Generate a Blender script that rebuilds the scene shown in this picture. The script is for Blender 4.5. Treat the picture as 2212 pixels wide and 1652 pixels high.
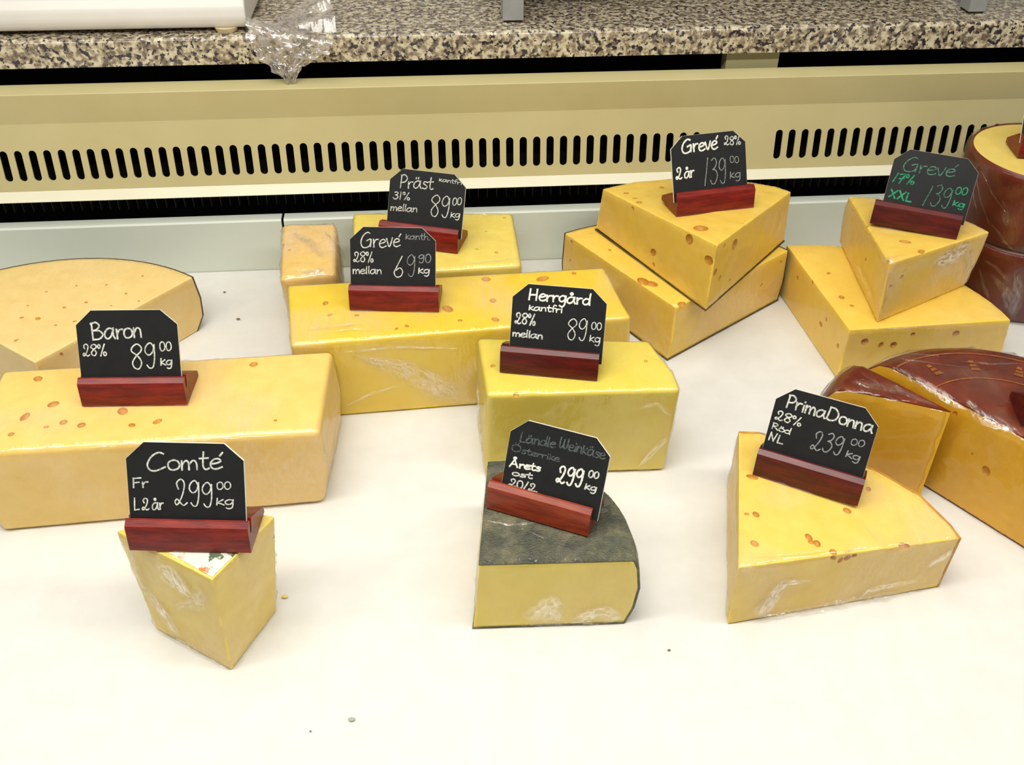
import bpy, bmesh, math, random
from mathutils import Vector, Matrix, noise

# ------------------------------------------------------------------ reset
for o in list(bpy.data.objects):
    bpy.data.objects.remove(o, do_unlink=True)
scene = bpy.context.scene
COL = scene.collection
rnd = random.Random(7)

# ------------------------------------------------------------------ camera
cam_d = bpy.data.cameras.new('camera')
cam_d.sensor_width = 36.0
cam_d.lens = 36.0 * 2089.0 / 2212.0
cam_d.clip_start = 0.02
cam_d.clip_end = 50.0
cam = bpy.data.objects.new('camera', cam_d)
COL.objects.link(cam)
P_, R_, Y_ = math.radians(37.5), math.radians(0.6), math.radians(5.37)
rt = Vector((1, 0, 0)); up = Vector((0, math.sin(P_), math.cos(P_))); fw = Vector((0, math.cos(P_), -math.sin(P_)))
rt, up = math.cos(R_) * rt + math.sin(R_) * up, -math.sin(R_) * rt + math.cos(R_) * up
Zr = Matrix.Rotation(-Y_, 3, 'Z')
rt, up, fw = Zr @ rt, Zr @ up, Zr @ fw
m = Matrix((rt, up, -fw)).transposed().to_4x4()
m.translation = Vector((0, 0, 0.75))
cam.matrix_world = m
scene.camera = cam

# ------------------------------------------------------------------ world, lamps, exposure
world = bpy.data.worlds.new('World')
scene.world = world
world.use_nodes = True
bg = world.node_tree.nodes['Background']
bg.inputs[0].default_value = (1.0, 0.95, 0.84, 1)
bg.inputs[1].default_value = 0.31


def area(name, loc, aim, sx, sy, power, col):
    d = bpy.data.lights.new(name, 'AREA')
    d.shape = 'RECTANGLE'
    d.size = sx; d.size_y = sy; d.energy = power; d.color = col
    o = bpy.data.objects.new(name, d)
    COL.objects.link(o)
    o.location = loc
    o.rotation_euler = (Vector(aim) - Vector(loc)).to_track_quat('-Z', 'Y').to_euler()
    return o


# fluorescent tube of the display case, under the canopy above the front of the deck
area('case_tube_lamp', (0.0, 0.42, 1.12), (0.0, 0.54, 0.0), 2.2, 0.12, 17.0, (1.0, 0.976, 0.915))
# ceiling luminaires of the shop
area('ceiling_lamp', (-0.3, 0.55, 2.6), (0.0, 0.65, 0.0), 2.4, 1.2, 31.0, (1.0, 0.976, 0.915))

scene.view_settings.view_transform = 'Standard'
scene.view_settings.look = 'None'
scene.view_settings.gamma = 1.0
scene.view_settings.use_curve_mapping = False
scene.view_settings.exposure = 0.0


# ------------------------------------------------------------------ helpers
def s2l(c):
    r = []
    for v in c[:3]:
        v = v / 255.0
        r.append(v / 12.92 if v <= 0.04045 else ((v + 0.055) / 1.055) ** 2.4)
    return (r[0], r[1], r[2], 1.0)


def new_mat(name):
    mt = bpy.data.materials.new(name)
    mt.use_nodes = True
    nt = mt.node_tree
    b = nt.nodes['Principled BSDF']
    return mt, nt, b


def N(nt, typ, **kw):
    n = nt.nodes.new(typ)
    for k, v in kw.items():
        if k.startswith('i_'):
            n.inputs[k[2:].replace('_', ' ')].default_value = v
        else:
            setattr(n, k, v)
    return n


def ramp(nt, fac, stops, interp='LINEAR'):
    r = nt.nodes.new('ShaderNodeValToRGB')
    r.color_ramp.interpolation = interp
    els = r.color_ramp.elements
    while len(els) < len(stops):
        els.new(0.5)
    for e, (p, c) in zip(els, stops):
        e.position = p; e.color = c
    nt.links.new(fac, r.inputs[0])
    return r.outputs[0]


def coords(nt, scale=(1, 1, 1), rot=(0, 0, 0)):
    t = nt.nodes.new('ShaderNodeTexCoord')
    mp = nt.nodes.new('ShaderNodeMapping')
    mp.inputs['Scale'].default_value = scale
    mp.inputs['Rotation'].default_value = rot
    nt.links.new(t.outputs['Object'], mp.inputs[0])
    return mp.outputs[0]


def noise_tex(nt, vec, scale, detail=3, rough=0.5):
    n = nt.nodes.new('ShaderNodeTexNoise')
    n.inputs['Scale'].default_value = scale
    n.inputs['Detail'].default_value = detail
    n.inputs['Roughness'].default_value = rough
    nt.links.new(vec, n.inputs['Vector'])
    return n.outputs[0]


def bump(nt, b, height, strength, dist):
    bp = nt.nodes.new('ShaderNodeBump')
    bp.inputs['Strength'].default_value = strength
    bp.inputs['Distance'].default_value = dist
    nt.links.new(height, bp.inputs['Height'])
    nt.links.new(bp.outputs[0], b.inputs['Normal'])


def simple_mat(name, rgb, rough=0.5, metal=0.0, spec=0.5):
    mt, nt, b = new_mat(name)
    b.inputs['Base Color'].default_value = s2l(rgb)
    b.inputs['Roughness'].default_value = rough
    b.inputs['Metallic'].default_value = metal
    b.inputs['Specular IOR Level'].default_value = spec
    return mt


def varied_mat(name, c0, c1, scale, rough=0.5, bmp=0.0, bscale=None, stretch=(1, 1, 1), spec=0.4, sss=0.0, lo=0.3, hi=0.7):
    mt, nt, b = new_mat(name)
    v = coords(nt, stretch)
    f = noise_tex(nt, v, scale, 4, 0.6)
    nt.links.new(ramp(nt, f, [(lo, s2l(c0)), (hi, s2l(c1))]), b.inputs['Base Color'])
    b.inputs['Roughness'].default_value = rough
    b.inputs['Specular IOR Level'].default_value = spec
    if sss:
        b.inputs['Subsurface Weight'].default_value = sss
        b.inputs['Subsurface Radius'].default_value = (1.0, 0.65, 0.25)
        b.inputs['Subsurface Scale'].default_value = 0.006
    if bmp:
        h = noise_tex(nt, v, bscale or scale * 4, 5, 0.65)
        bump(nt, b, h, bmp, 0.002)
    return mt


def film_mat(name, milk=0.25, gloss=0.10, patch_scale=9.0, rot=(0.5, 0.3, 0.6), tint=(238, 214, 190), lo=0.5, hi=0.62, base=0.02, fade=False):
    """thin clear food wrap: clear film, glossy skin, milky where it is folded on itself"""
    mt, nt, b = new_mat(name)
    L = nt.links
    out = nt.nodes['Material Output']
    nt.nodes.remove(b)
    v = coords(nt)
    vs = coords(nt, (1.0, 0.16, 0.4), rot)
    patch = ramp(nt, noise_tex(nt, v, patch_scale, 2, 0.4), [(lo, (0, 0, 0, 1)), (hi, (1, 1, 1, 1))])
    streak = ramp(nt, noise_tex(nt, vs, 190, 4, 0.7), [(0.36, (0.45, 0.45, 0.45, 1)), (0.66, (1, 1, 1, 1))])
    mul = N(nt, 'ShaderNodeMath', operation='MULTIPLY'); L.new(patch, mul.inputs[0]); L.new(streak, mul.inputs[1])
    mk = N(nt, 'ShaderNodeMath', operation='MULTIPLY_ADD'); L.new(mul.outputs[0], mk.inputs[0])
    mk.inputs[1].default_value = milk; mk.inputs[2].default_value = base
    bp = nt.nodes.new('ShaderNodeBump'); bp.inputs['Strength'].default_value = 0.55; bp.inputs['Distance'].default_value = 0.003
    L.new(noise_tex(nt, vs, 95, 3, 0.6), bp.inputs['Height'])
    tr = N(nt, 'ShaderNodeBsdfTransparent')
    df = N(nt, 'ShaderNodeBsdfDiffuse'); df.inputs[0].default_value = s2l(tint)
    gl = N(nt, 'ShaderNodeBsdfGlossy'); gl.inputs['Roughness'].default_value = 0.13
    gl.inputs[0].default_value = (0.95, 0.95, 0.95, 1)
    L.new(bp.outputs[0], gl.inputs['Normal'])
    m1 = N(nt, 'ShaderNodeMixShader'); L.new(mk.outputs[0], m1.inputs[0]); L.new(tr.outputs[0], m1.inputs[1]); L.new(df.outputs[0], m1.inputs[2])
    fr = N(nt, 'ShaderNodeLayerWeight'); fr.inputs[0].default_value = 0.25; L.new(bp.outputs[0], fr.inputs['Normal'])
    ga = N(nt, 'ShaderNodeMath', operation='MULTIPLY_ADD'); L.new(fr.outputs[0], ga.inputs[0]); ga.inputs[1].default_value = 0.35; ga.inputs[2].default_value = gloss
    ga.use_clamp = True
    m2 = N(nt, 'ShaderNodeMixShader'); L.new(ga.outputs[0], m2.inputs[0]); L.new(m1.outputs[0], m2.inputs[1]); L.new(gl.outputs[0], m2.inputs[2])
    if fade:
        at = N(nt, 'ShaderNodeAttribute', attribute_name='fade')
        fm = N(nt, 'ShaderNodeMath', operation='MULTIPLY'); L.new(at.outputs['Fac'], fm.inputs[0]); L.new(streak, fm.inputs[1])
        m3 = N(nt, 'ShaderNodeMixShader'); L.new(fm.outputs[0], m3.inputs[0]); L.new(tr.outputs[0], m3.inputs[1]); L.new(m2.outputs[0], m3.inputs[2])
        L.new(m3.outputs[0], out.inputs[0])
    else:
        L.new(m2.outputs[0], out.inputs[0])
    return mt


def finish(me, sharp=40.0):
    bm = bmesh.new(); bm.from_mesh(me)
    bmesh.ops.recalc_face_normals(bm, faces=bm.faces)
    a = math.radians(sharp)
    for f in bm.faces:
        f.smooth = True
    for e in bm.edges:
        e.smooth = not (len(e.link_faces) != 2 or e.calc_face_angle(0.0) > a)
    bm.to_mesh(me); bm.free()


def thing(name, label, cat, loc=(0, 0, 0), rotz=0.0, group=None):
    o = bpy.data.objects.new(name, None)
    o.empty_display_size = 0.03
    COL.objects.link(o)
    o.location = loc
    o.rotation_euler = (0, 0, rotz)
    o['label'] = label; o['category'] = cat
    if group:
        o['group'] = group
    return o


def tag(o, label, cat, group=None):
    o['label'] = label; o['category'] = cat
    if group:
        o['group'] = group
    return o


def obj(name, me, mats, parent=None, sharp=40.0, local=False, weighted=True):
    """link a mesh given in world coordinates (local=True: already in the parent's frame)"""
    if isinstance(me, bmesh.types.BMesh):
        bm = me; me = bpy.data.meshes.new(name); bm.to_mesh(me); bm.free()
    if sharp is not None:
        finish(me, sharp)
    for mm in (mats if isinstance(mats, (list, tuple)) else [mats]):
        me.materials.append(mm)
    o = bpy.data.objects.new(name, me)
    COL.objects.link(o)
    if parent is not None:
        o.parent = parent
        if not local:
            pl = Vector((0, 0, 0)); q = parent
            while q is not None:
                pl += q.location; q = q.parent
            me.transform(Matrix.Translation(-pl))
    if weighted and sharp is not None:
        w = o.modifiers.new('normals', 'WEIGHTED_NORMAL'); w.keep_sharp = True
    return o


def struct(name, me, mats, parent=None, **kw):
    o = obj(name, me, mats, parent, **kw)
    if parent is None:
        o['kind'] = 'structure'
    return o


def bm_box(bm, x0, x1, y0, y1, z0, z1):
    vs = [bm.verts.new((x, y, z)) for z in (z0, z1) for x, y in ((x0, y0), (x1, y0), (x1, y1), (x0, y1))]
    for f in ((3, 2, 1, 0), (4, 5, 6, 7), (0, 1, 5, 4), (1, 2, 6, 5), (2, 3, 7, 6), (3, 0, 4, 7)):
        bm.faces.new([vs[i] for i in f])
    return vs


def box(x0, x1, y0, y1, z0, z1, bev=0.0, seg=2):
    bm = bmesh.new()
    bm_box(bm, x0, x1, y0, y1, z0, z1)
    if bev:
        bmesh.ops.bevel(bm, geom=bm.edges[:], offset=bev, segments=seg, profile=0.5, affect='EDGES', clamp_overlap=True)
    return bm


def extrude_x(profile, x0, x1, bev=0.0, seg=2):
    """closed (y,z) profile swept along x"""
    bm = bmesh.new()
    a = [bm.verts.new((x0, y, z)) for y, z in profile]
    b = [bm.verts.new((x1, y, z)) for y, z in profile]
    n = len(profile)
    bm.faces.new(a); bm.faces.new(b[::-1])
    for i in range(n):
        bm.faces.new((a[i], b[i], b[(i + 1) % n], a[(i + 1) % n]))
    bmesh.ops.recalc_face_normals(bm, faces=bm.faces)
    if bev:
        bmesh.ops.bevel(bm, geom=bm.edges[:], offset=bev, segments=seg, profile=0.5, affect='EDGES', clamp_overlap=True)
    return bm


def loft(rings, bev=0.0, seg=3, bev_angle=30.0):
    bm = bmesh.new()
    R = [[bm.verts.new(p) for p in r] for r in rings]
    n = len(R[0])
    bm.faces.new(R[0][::-1]); bm.faces.new(R[-1])
    for a, b in zip(R, R[1:]):
        for i in range(n):
            j = (i + 1) % n
            bm.faces.new((a[i], a[j], b[j], b[i]))
    bmesh.ops.recalc_face_normals(bm, faces=bm.faces)
    if bev:
        lim = math.radians(bev_angle)
        es = [e for e in bm.edges if len(e.link_faces) == 2 and e.calc_face_angle(0) > lim]
        bmesh.ops.bevel(bm, geom=es, offset=bev, segments=seg, profile=0.5, affect='EDGES', clamp_overlap=True)
    return bm


def tube(bm, pts, r, n=8):
    rings = []
    for i, p in enumerate(pts):
        p = Vector(p)
        d = (Vector(pts[min(i + 1, len(pts) - 1)]) - Vector(pts[max(i - 1, 0)])).normalized()
        a = d.orthogonal().normalized(); b = d.cross(a)
        rings.append([bm.verts.new(p + r * (math.cos(t) * a + math.sin(t) * b)) for t in [2 * math.pi * k / n for k in range(n)]])
    for a, b in zip(rings, rings[1:]):
        for i in range(n):
            bm.faces.new((a[i], a[(i + 1) % n], b[(i + 1) % n], b[i]))
    bm.faces.new(rings[0][::-1]); bm.faces.new(rings[-1])


def arc(c, a0, a1, r0, r1, n):
    """points round c from angle a0 to a1 (degrees), radius running r0 -> r1"""
    out = []
    for i in range(n + 1):
        t = i / n
        a = math.radians(a0 + (a1 - a0) * t); r = r0 + (r1 - r0) * t
        out.append((c[0] + r * math.cos(a), c[1] + r * math.sin(a)))
    return out


def z_ring(pts, z):
    return [(p[0], p[1], z) for p in pts]


def evaluated(o):
    dg = bpy.context.evaluated_depsgraph_get()
    return bpy.data.meshes.new_from_object(o.evaluated_get(dg))


def carve(me, holes):
    """cut round eyes into a cheese: holes = (x, y, z, nx, ny, nz, radius, depth)"""
    if not holes:
        return me
    cb = bmesh.new()
    for (x, y, z, nx, ny, nz, r, dep) in holes:
        nv = Vector((nx, ny, nz)).normalized()
        h = rnd.uniform(0.75, 1.2)
        q = nv.to_track_quat('Z', 'Y').to_matrix().to_4x4()
        mt = Matrix.Translation(Vector((x, y, z)) + nv * (r * (0.75 - dep) * 0.6)) @ q @ Matrix.Rotation(rnd.uniform(0, 3), 4, 'Z') @ Matrix.Diagonal((r * h, r / h, r * 0.9, 1))
        bmesh.ops.create_icosphere(cb, subdivisions=2, radius=1.0, matrix=mt)
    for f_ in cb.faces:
        f_.material_index = 1  # inner faces take the painted hole shade
    cm = bpy.data.meshes.new('tmp_cut'); cb.to_mesh(cm); cb.free()
    co = bpy.data.objects.new('tmp_cut', cm)
    bo = bpy.data.objects.new('tmp_body', me)
    COL.objects.link(co); COL.objects.link(bo)
    md = bo.modifiers.new('cut', 'BOOLEAN')
    md.operation = 'DIFFERENCE'; md.object = co; md.solver = 'EXACT'; md.use_self = True; md.material_mode = 'INDEX'
    bpy.context.view_layer.update()
    res = evaluated(bo)
    bpy.data.objects.remove(bo, do_unlink=True); bpy.data.objects.remove(co, do_unlink=True)
    return res


def wrap_mesh(me, voxel=0.0045, off=0.0009, amp=0.0012, sc=38.0, seed=0):
    """a slightly creased film lying over a body"""
    bo = bpy.data.objects.new('tmp_wrap', me.copy())
    COL.objects.link(bo)
    md = bo.modifiers.new('r', 'REMESH'); md.mode = 'VOXEL'; md.voxel_size = voxel
    bpy.context.view_layer.update()
    res = evaluated(bo)
    bpy.data.objects.remove(bo, do_unlink=True)
    rot = Matrix.Rotation(0.6 + seed, 3, Vector((0.3, 0.5, 1)).normalized())
    zmin = min(v.co.z for v in res.vertices)
    new = []
    for v in res.vertices:
        q = rot @ v.co
        q = Vector((q.x * sc, q.y * sc * 0.22, q.z * sc * 0.7)) + Vector((seed * 3.1, 0, 0))
        rdg = (1.0 - abs(noise.noise(q))) ** 5
        rdg2 = (1.0 - abs(noise.noise(q * 2.3))) ** 6 * 0.5
        k = 0.25 if v.co.z < zmin + 0.004 else 1.0
        c = v.co + v.normal * (off + amp * (rdg + rdg2) * k)
        c.z = max(c.z, zmin)
        new.append(c)
    for v, c in zip(res.vertices, new):
        v.co = c
    return res


# ------------------------------------------------------------------ materials
M = {}
M['cloth'] = varied_mat('white_cloth', (217, 215, 208), (223, 221, 215), 30, rough=0.9, spec=0.1)
M['deck'] = simple_mat('deck_steel', (190, 192, 190), 0.4, 0.6)
M['panel'] = varied_mat('cream_enamel', (201, 189, 138), (206, 195, 145), 12, rough=0.42, spec=0.4)
M['upstand'] = varied_mat('pale_enamel', (212, 218, 204), (217, 222, 209), 10, rough=0.4, spec=0.4)
M['lip'] = varied_mat('cream_enamel_lit', (226, 222, 196), (231, 227, 202), 10, rough=0.35, spec=0.4)  # panel enamel made lighter: light on the up-facing lip is in the colour
M['black'] = simple_mat('dark_void', (20, 19, 20), 0.9, 0, 0.1)
M['fin'] = simple_mat('coil_aluminium', (78, 78, 76), 0.5, 0.4)
M['bracket'] = varied_mat('bracket_paint', (176, 166, 120), (182, 172, 128), 10, rough=0.5)


def granite():
    mt, nt, b = new_mat('speckled_granite')
    L = nt.links
    v = coords(nt)
    n0 = noise_tex(nt, v, 110, 3, 0.6)
    base = ramp(nt, n0, [(0.36, s2l((122, 108, 92))), (0.47, s2l((168, 152, 126))), (0.54, s2l((206, 194, 164))), (0.66, s2l((222, 212, 186)))])
    n1 = noise_tex(nt, v, 150, 3, 0.6)
    f1 = ramp(nt, n1, [(0.425, (1, 1, 1, 1)), (0.455, (0, 0, 0, 1))])
    mx = N(nt, 'ShaderNodeMix', data_type='RGBA'); L.new(f1, mx.inputs[0]); L.new(base, mx.inputs[6]); mx.inputs[7].default_value = s2l((56, 50, 56))
    n2 = noise_tex(nt, v, 90, 2, 0.5)
    f2 = ramp(nt, n2, [(0.36, (0.8, 0.8, 0.8, 1)), (0.42, (0, 0, 0, 1))])
    mx2 = N(nt, 'ShaderNodeMix', data_type='RGBA'); L.new(f2, mx2.inputs[0]); L.new(mx.outputs[2], mx2.inputs[6]); mx2.inputs[7].default_value = s2l((98, 84, 74))
    L.new(mx2.outputs[2], b.inputs['Base Color'])
    b.inputs['Roughness'].default_value = 0.16
    b.inputs['Specular IOR Level'].default_value = 0.6
    return mt


M['granite'] = granite()
M['plastic'] = varied_mat('white_plastic', (226, 222, 214), (232, 228, 220), 8, rough=0.3, spec=0.5)
M['foot'] = simple_mat('yellowed_rubber', (222, 204, 164), 0.6)
M['post'] = varied_mat('grey_painted_steel', (150, 150, 148), (162, 162, 158), 30, rough=0.45, spec=0.4)
M['darkbox'] = simple_mat('dark_box', (30, 27, 28), 0.5)
M['crumb'] = simple_mat('crumb', (120, 104, 84), 0.9)
M['scrap'] = simple_mat('grey_scrap', (172, 170, 162), 0.9)
M['crumb_y'] = simple_mat('crumb_cheese', (232, 208, 120), 0.8)

M['wood'] = None


def wood_mat(name, c0, c1, c2):
    mt, nt, b = new_mat(name)
    v = coords(nt, (0.18, 1, 1))
    f = noise_tex(nt, v, 130, 5, 0.65)
    nt.links.new(ramp(nt, f, [(0.3, s2l(c0)), (0.5, s2l(c1)), (0.72, s2l(c2))]), b.inputs['Base Color'])
    b.inputs['Roughness'].default_value = 0.38
    b.inputs['Specular IOR Level'].default_value = 0.4
    b.inputs['Coat Weight'].default_value = 0.08
    b.inputs['Coat Roughness'].default_value = 0.15
    bump(nt, b, noise_tex(nt, v, 420, 3, 0.6), 0.12, 0.001)
    return mt


WOOD = {'red': wood_mat('red_stained_wood', (70, 14, 10), (116, 24, 16), (146, 38, 22)),
        'dark': wood_mat('dark_stained_wood', (52, 14, 12), (84, 20, 15), (108, 28, 18)),
        'orange': wood_mat('orange_stained_wood', (94, 30, 12), (136, 48, 20), (156, 66, 30))}
M['slate'] = varied_mat('chalkboard_black', (24, 25, 26), (30, 31, 32), 60, rough=0.42, spec=0.35)
M['core'] = simple_mat('board_white_edge', (232, 230, 216), 0.5)


def chalk(name, rgb, rgb2):
    return varied_mat(name, rgb2, rgb, 420, rough=0.85, spec=0.1, lo=0.38, hi=0.55)


CH = {'white': chalk('chalk_white', (214, 216, 206), (158, 160, 154)),
      'bright': chalk('chalk_bright', (238, 238, 226), (206, 208, 196)),
      'dim': chalk('chalk_dim', (148, 152, 150), (104, 108, 108)),
      'faint': chalk('chalk_faint', (92, 98, 98), (58, 62, 64)),
      'green': chalk('chalk_green', (62, 158, 112), (38, 104, 78)),
      'pale_green': chalk('chalk_pale_green', (92, 134, 112), (52, 84, 70))}


def cheese(name, c, d=10, sss=0.25, rough=0.42, scale=45):
    lo = tuple(max(0, x - y) for x, y in zip(c, (d * 0.6, d, d * 1.6)))
    return varied_mat(name, lo, c, scale, rough=rough, bmp=0.10, bscale=260, spec=0.35, sss=sss)


M['ch_baron'] = cheese('cheese_baron', (243, 211, 122))
M['ch_wheel'] = cheese('cheese_pale_wheel', (240, 214, 146))
M['ch_small'] = cheese('cheese_small', (242, 208, 122))
M['ch_prast'] = cheese('cheese_prast', (240, 220, 112))
M['ch_long'] = cheese('cheese_long', (238, 208, 62), 8)
M['ch_herr'] = cheese('cheese_herr', (230, 210, 90), 8)
M['ch_greve'] = cheese('cheese_greve', (246, 212, 94))
M['ch_lean'] = cheese('cheese_lean', (246, 212, 96))
M['ch_prima'] = cheese('cheese_prima', (240, 210, 104))
M['ch_gouda'] = cheese('cheese_gouda', (230, 182, 48), 10)
M['ch_comte'] = cheese('cheese_comte', (236, 212, 110), 10)
M['ch_land'] = cheese('cheese_land', (234, 212, 100), 8)
M['ch_tall'] = cheese('cheese_tall', (240, 214, 118))
M['eye_shade'] = cheese('cheese_eye_shade', (208, 150, 34), 14)  # bounced light and shade inside the holes, put into a deeper orange
M['eye_shade_pale'] = cheese('cheese_eye_shade_pale', (212, 168, 62), 14)
EYE_SHADE = {'prast': M['eye_shade_pale'], 'herr': M['eye_shade_pale'], 'comte': M['eye_shade_pale'], 'land': M['eye_shade_pale']}
M['rind_dark'] = varied_mat('rind_dark', (62, 50, 30), (98, 80, 44), 80, rough=0.5)
M['rind_prima'] = varied_mat('rind_orange', (176, 116, 44), (206, 150, 66), 60, rough=0.5)
M['rind_red'] = varied_mat('rind_red_wax', (80, 22, 8), (124, 44, 14), 26, rough=0.28, spec=0.5, bmp=0.08, bscale=80)
M['rind_wine'] = varied_mat('rind_wine_wax', (84, 28, 14), (120, 42, 20), 22, rough=0.3, spec=0.5)


def slate_rind():
    mt, nt, b = new_mat('rind_black_woven')
    L = nt.links
    v = coords(nt)
    f = noise_tex(nt, v, 34, 5, 0.7)
    c = ramp(nt, f, [(0.32, s2l((50, 52, 46))), (0.52, s2l((84, 84, 66))), (0.68, s2l((118, 112, 82)))])
    L.new(c, b.inputs['Base Color'])
    ck = N(nt, 'ShaderNodeTexVoronoi'); ck.inputs['Scale'].default_value = 620; L.new(v, ck.inputs['Vector'])
    b.inputs['Roughness'].default_value = 0.55
    bump(nt, b, ck.outputs[0], 0.5, 0.0015)
    return mt


M['rind_slate'] = slate_rind()


def paper_label():
    mt, nt, b = new_mat('printed_paper_label')
    L = nt.links
    v = coords(nt)
    f = noise_tex(nt, v, 36, 4, 0.6)
    c = ramp(nt, f, [(0.42, s2l((70, 92, 58))), (0.44, s2l((226, 224, 210))), (0.53, s2l((232, 226, 206))), (0.58, s2l((214, 120, 62))), (0.68, s2l((226, 176, 110)))])
    L.new(c, b.inputs['Base Color'])
    b.inputs['Roughness'].default_value = 0.5
    return mt


M['paper'] = paper_label()
M['gold'] = varied_mat('gold_print', (122, 58, 20), (168, 100, 32), 120, rough=0.45)
F = {'clear': film_mat('film_clear', 0.12, 0.045, 7, lo=0.50, hi=0.68, tint=(250, 236, 214)),
     'soft': film_mat('film_soft', 0.24, 0.055, 9, lo=0.44, hi=0.6, tint=(250, 232, 206)),
     'milky': film_mat('film_milky', 0.38, 0.08, 10, lo=0.42, hi=0.56, tint=(246, 228, 208), base=0.05),
     'fold': film_mat('film_fold', 0.50, 0.20, 40, lo=0.36, hi=0.60, tint=(250, 234, 212), base=0.14, fade=True),
     'fold_dark': film_mat('film_fold_on_wax', 0.30, 0.20, 40, lo=0.40, hi=0.62, tint=(222, 188, 152), base=0.04, fade=True),
     'dark': film_mat('film_on_rind', 0.09, 0.03, 16, lo=0.5, hi=0.66, tint=(206, 180, 152), base=0.015),
     'loose': film_mat('film_loose', 0.40, 0.16, 60, lo=0.42, hi=0.6, tint=(226, 214, 200), base=0.16)}

# ------------------------------------------------------------------ structure of the display case
X0, X1 = -1.15, 1.35
YW = 1.2787
struct('floor', box(X0, X1, 0.10, YW + 0.004, -0.03, -0.006), M['deck'])

# back upstand in two lengths with an open joint
up_prof = [(YW, -0.0025), (YW, 0.0790), (YW + 0.0025, 0.0813), (YW + 0.0195, 0.0813), (YW + 0.0195, 0.0795), (YW + 0.0045, 0.0790), (YW + 0.0045, -0.0025)]
struct('trim_1', extrude_x(up_prof, X0, -0.2185), M['upstand'])
struct('trim_2', extrude_x(up_prof, -0.2150, X1), M['upstand'])
struct('wall_back', box(X0, X1, 1.50, 1.52, -0.03, 0.29), M['black'])
struct('light_block_left', box(X0 - 0.02, X0, 0.10, 1.52, -0.03, 0.28), M['black'])  # unseen sides, added to block world light from the dark interior
struct('light_block_right', box(X1, X1 + 0.02, 0.10, 1.52, -0.03, 0.28), M['black'])  # the same added light block at the other end

# ventilated back panel
TH = math.radians(9)
B0 = Vector((0, 1.2983, 0.1288))
UPV = Vector((0, math.sin(TH), math.cos(TH)))
NRM = Vector((0, -math.cos(TH), math.sin(TH)))
vp = thing('vent_panel', 'cream metal back panel with a row of upright rounded air slots', 'vent panel', (0.1, 1.2983, 0.11))
LEN = 0.0933
PT = 0.0022


def slot_sheet():
    bm = bmesh.new()
    slots = [-0.5861 + 0.0195 * k for k in range(-28, 51)] + [0.5126 + 0.0195 * k for k in range(0, 40)]
    slots = [x for x in slots if X0 + 0.02 < x < X1 - 0.02]
    hw = 0.0053; s0, s1 = 0.0141, 0.0574
    nseg = 6

    def P3(x, s, back=0.0):
        return B0 + UPV * s - NRM * back + Vector((x, 0, 0))
    prev = X0
    loops = []
    xs = []
    for i, x in enumerate(slots):
        l = x - 0.00975; r = x + 0.00975
        if l - prev > 1e-4:
            bm.faces.new([bm.verts.new(P3(a, b)) for a, b in ((prev, 0), (l, 0), (l, LEN), (prev, LEN))])
        pts = []
        cb = s0 + hw; ct = s1 - hw
        for k in range(nseg + 1):
            a = math.pi + math.pi * k / nseg
            pts.append((x + hw * math.cos(a), cb + hw * math.sin(a)))
        for k in range(nseg + 1):
            a = math.pi * k / nseg
            pts.append((x + hw * math.cos(a), ct + hw * math.sin(a)))
        vf = [bm.verts.new(P3(*p)) for p in pts]
        vb = [bm.verts.new(P3(p[0], p[1], PT)) for p in pts]
        n = len(pts)
        for k in range(n):
            bm.faces.new((vf[k], vf[(k + 1) % n], vb[(k + 1) % n], vb[k]))
        c = [bm.verts.new(P3(a, b)) for a, b in ((l, 0), (r, 0), (r, LEN), (l, LEN))]
        h = nseg // 2
        bm.faces.new([c[0], c[1]] + [vf[k] for k in range(nseg, -1, -1)])
        bm.faces.new([c[2], c[3]] + [vf[k] for k in range(2 * nseg + 1, nseg, -1)])
        bm.faces.new([c[1], c[2], vf[nseg + 1], vf[nseg]])
        bm.faces.new([c[3], c[0], vf[0], vf[2 * nseg + 1]])
        prev = r
    if X1 - prev > 1e-4:
        bm.faces.new([bm.verts.new(P3(a, b)) for a, b in ((prev, 0), (X1, 0), (X1, LEN), (prev, LEN))])
    bmesh.ops.remove_doubles(bm, verts=bm.verts, dist=1e-5)
    return bm


obj('slotted_face', slot_sheet(), M['panel'], vp, sharp=30)
T0 = B0 + UPV * LEN
y1, z1 = T0.y, T0.z
obj('upper_face', extrude_x([(y1, z1), (y1 - 0.0072, 0.2630), (y1 - 0.0062, 0.2647), (y1 + 0.0242, 0.2668), (y1 + 0.0242, 0.2650), (y1 - 0.0040, 0.2625), (y1 + 0.0025, z1)], X0, X1), M['panel'], vp, sharp=60)
lip = obj('bottom_lip', extrude_x([(1.2850, 0.1176), (1.2848, 0.1186), (B0.y, B0.z), (B0.y + 0.004, B0.z - 0.002), (1.291, 0.1172)], X0, X1, 0.0004, 1), M['lip'], vp)
lip['label'] = 'angled lip, painted lighter as lit'

# cooling coil behind the gap
coil = thing('cooling_coil', 'dark finned cooling coil in the gap under the vent panel', 'cooling coil', (0.1, 1.335, -0.03))
obj('coil_tray', box(X0 + 0.01, X1 - 0.01, 1.302, 1.47, -0.025, 0.02), M['black'], coil)
obj('coil_block', box(X0 + 0.01, X1 - 0.01, 1.345, 1.47, 0.02, 0.145), M['black'], coil)
fin0 = None
k = 0
x = -0.80
while x < 0.72:
    if fin0 is None:
        bmf = box(-0.0004, 0.0004, 1.322 - 1.335, 1.3445 - 1.335, 0.084 + 0.03, 0.128 + 0.03)
        fin0 = obj('fin', bmf, M['fin'], coil, local=True, weighted=False)
        fo = fin0
    else:
        fo = fin0.copy(); COL.objects.link(fo); fo.parent = coil
    fo.location = (x - 0.1, 0, 0)
    x += 0.0135 + rnd.uniform(-0.001, 0.001)

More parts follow.
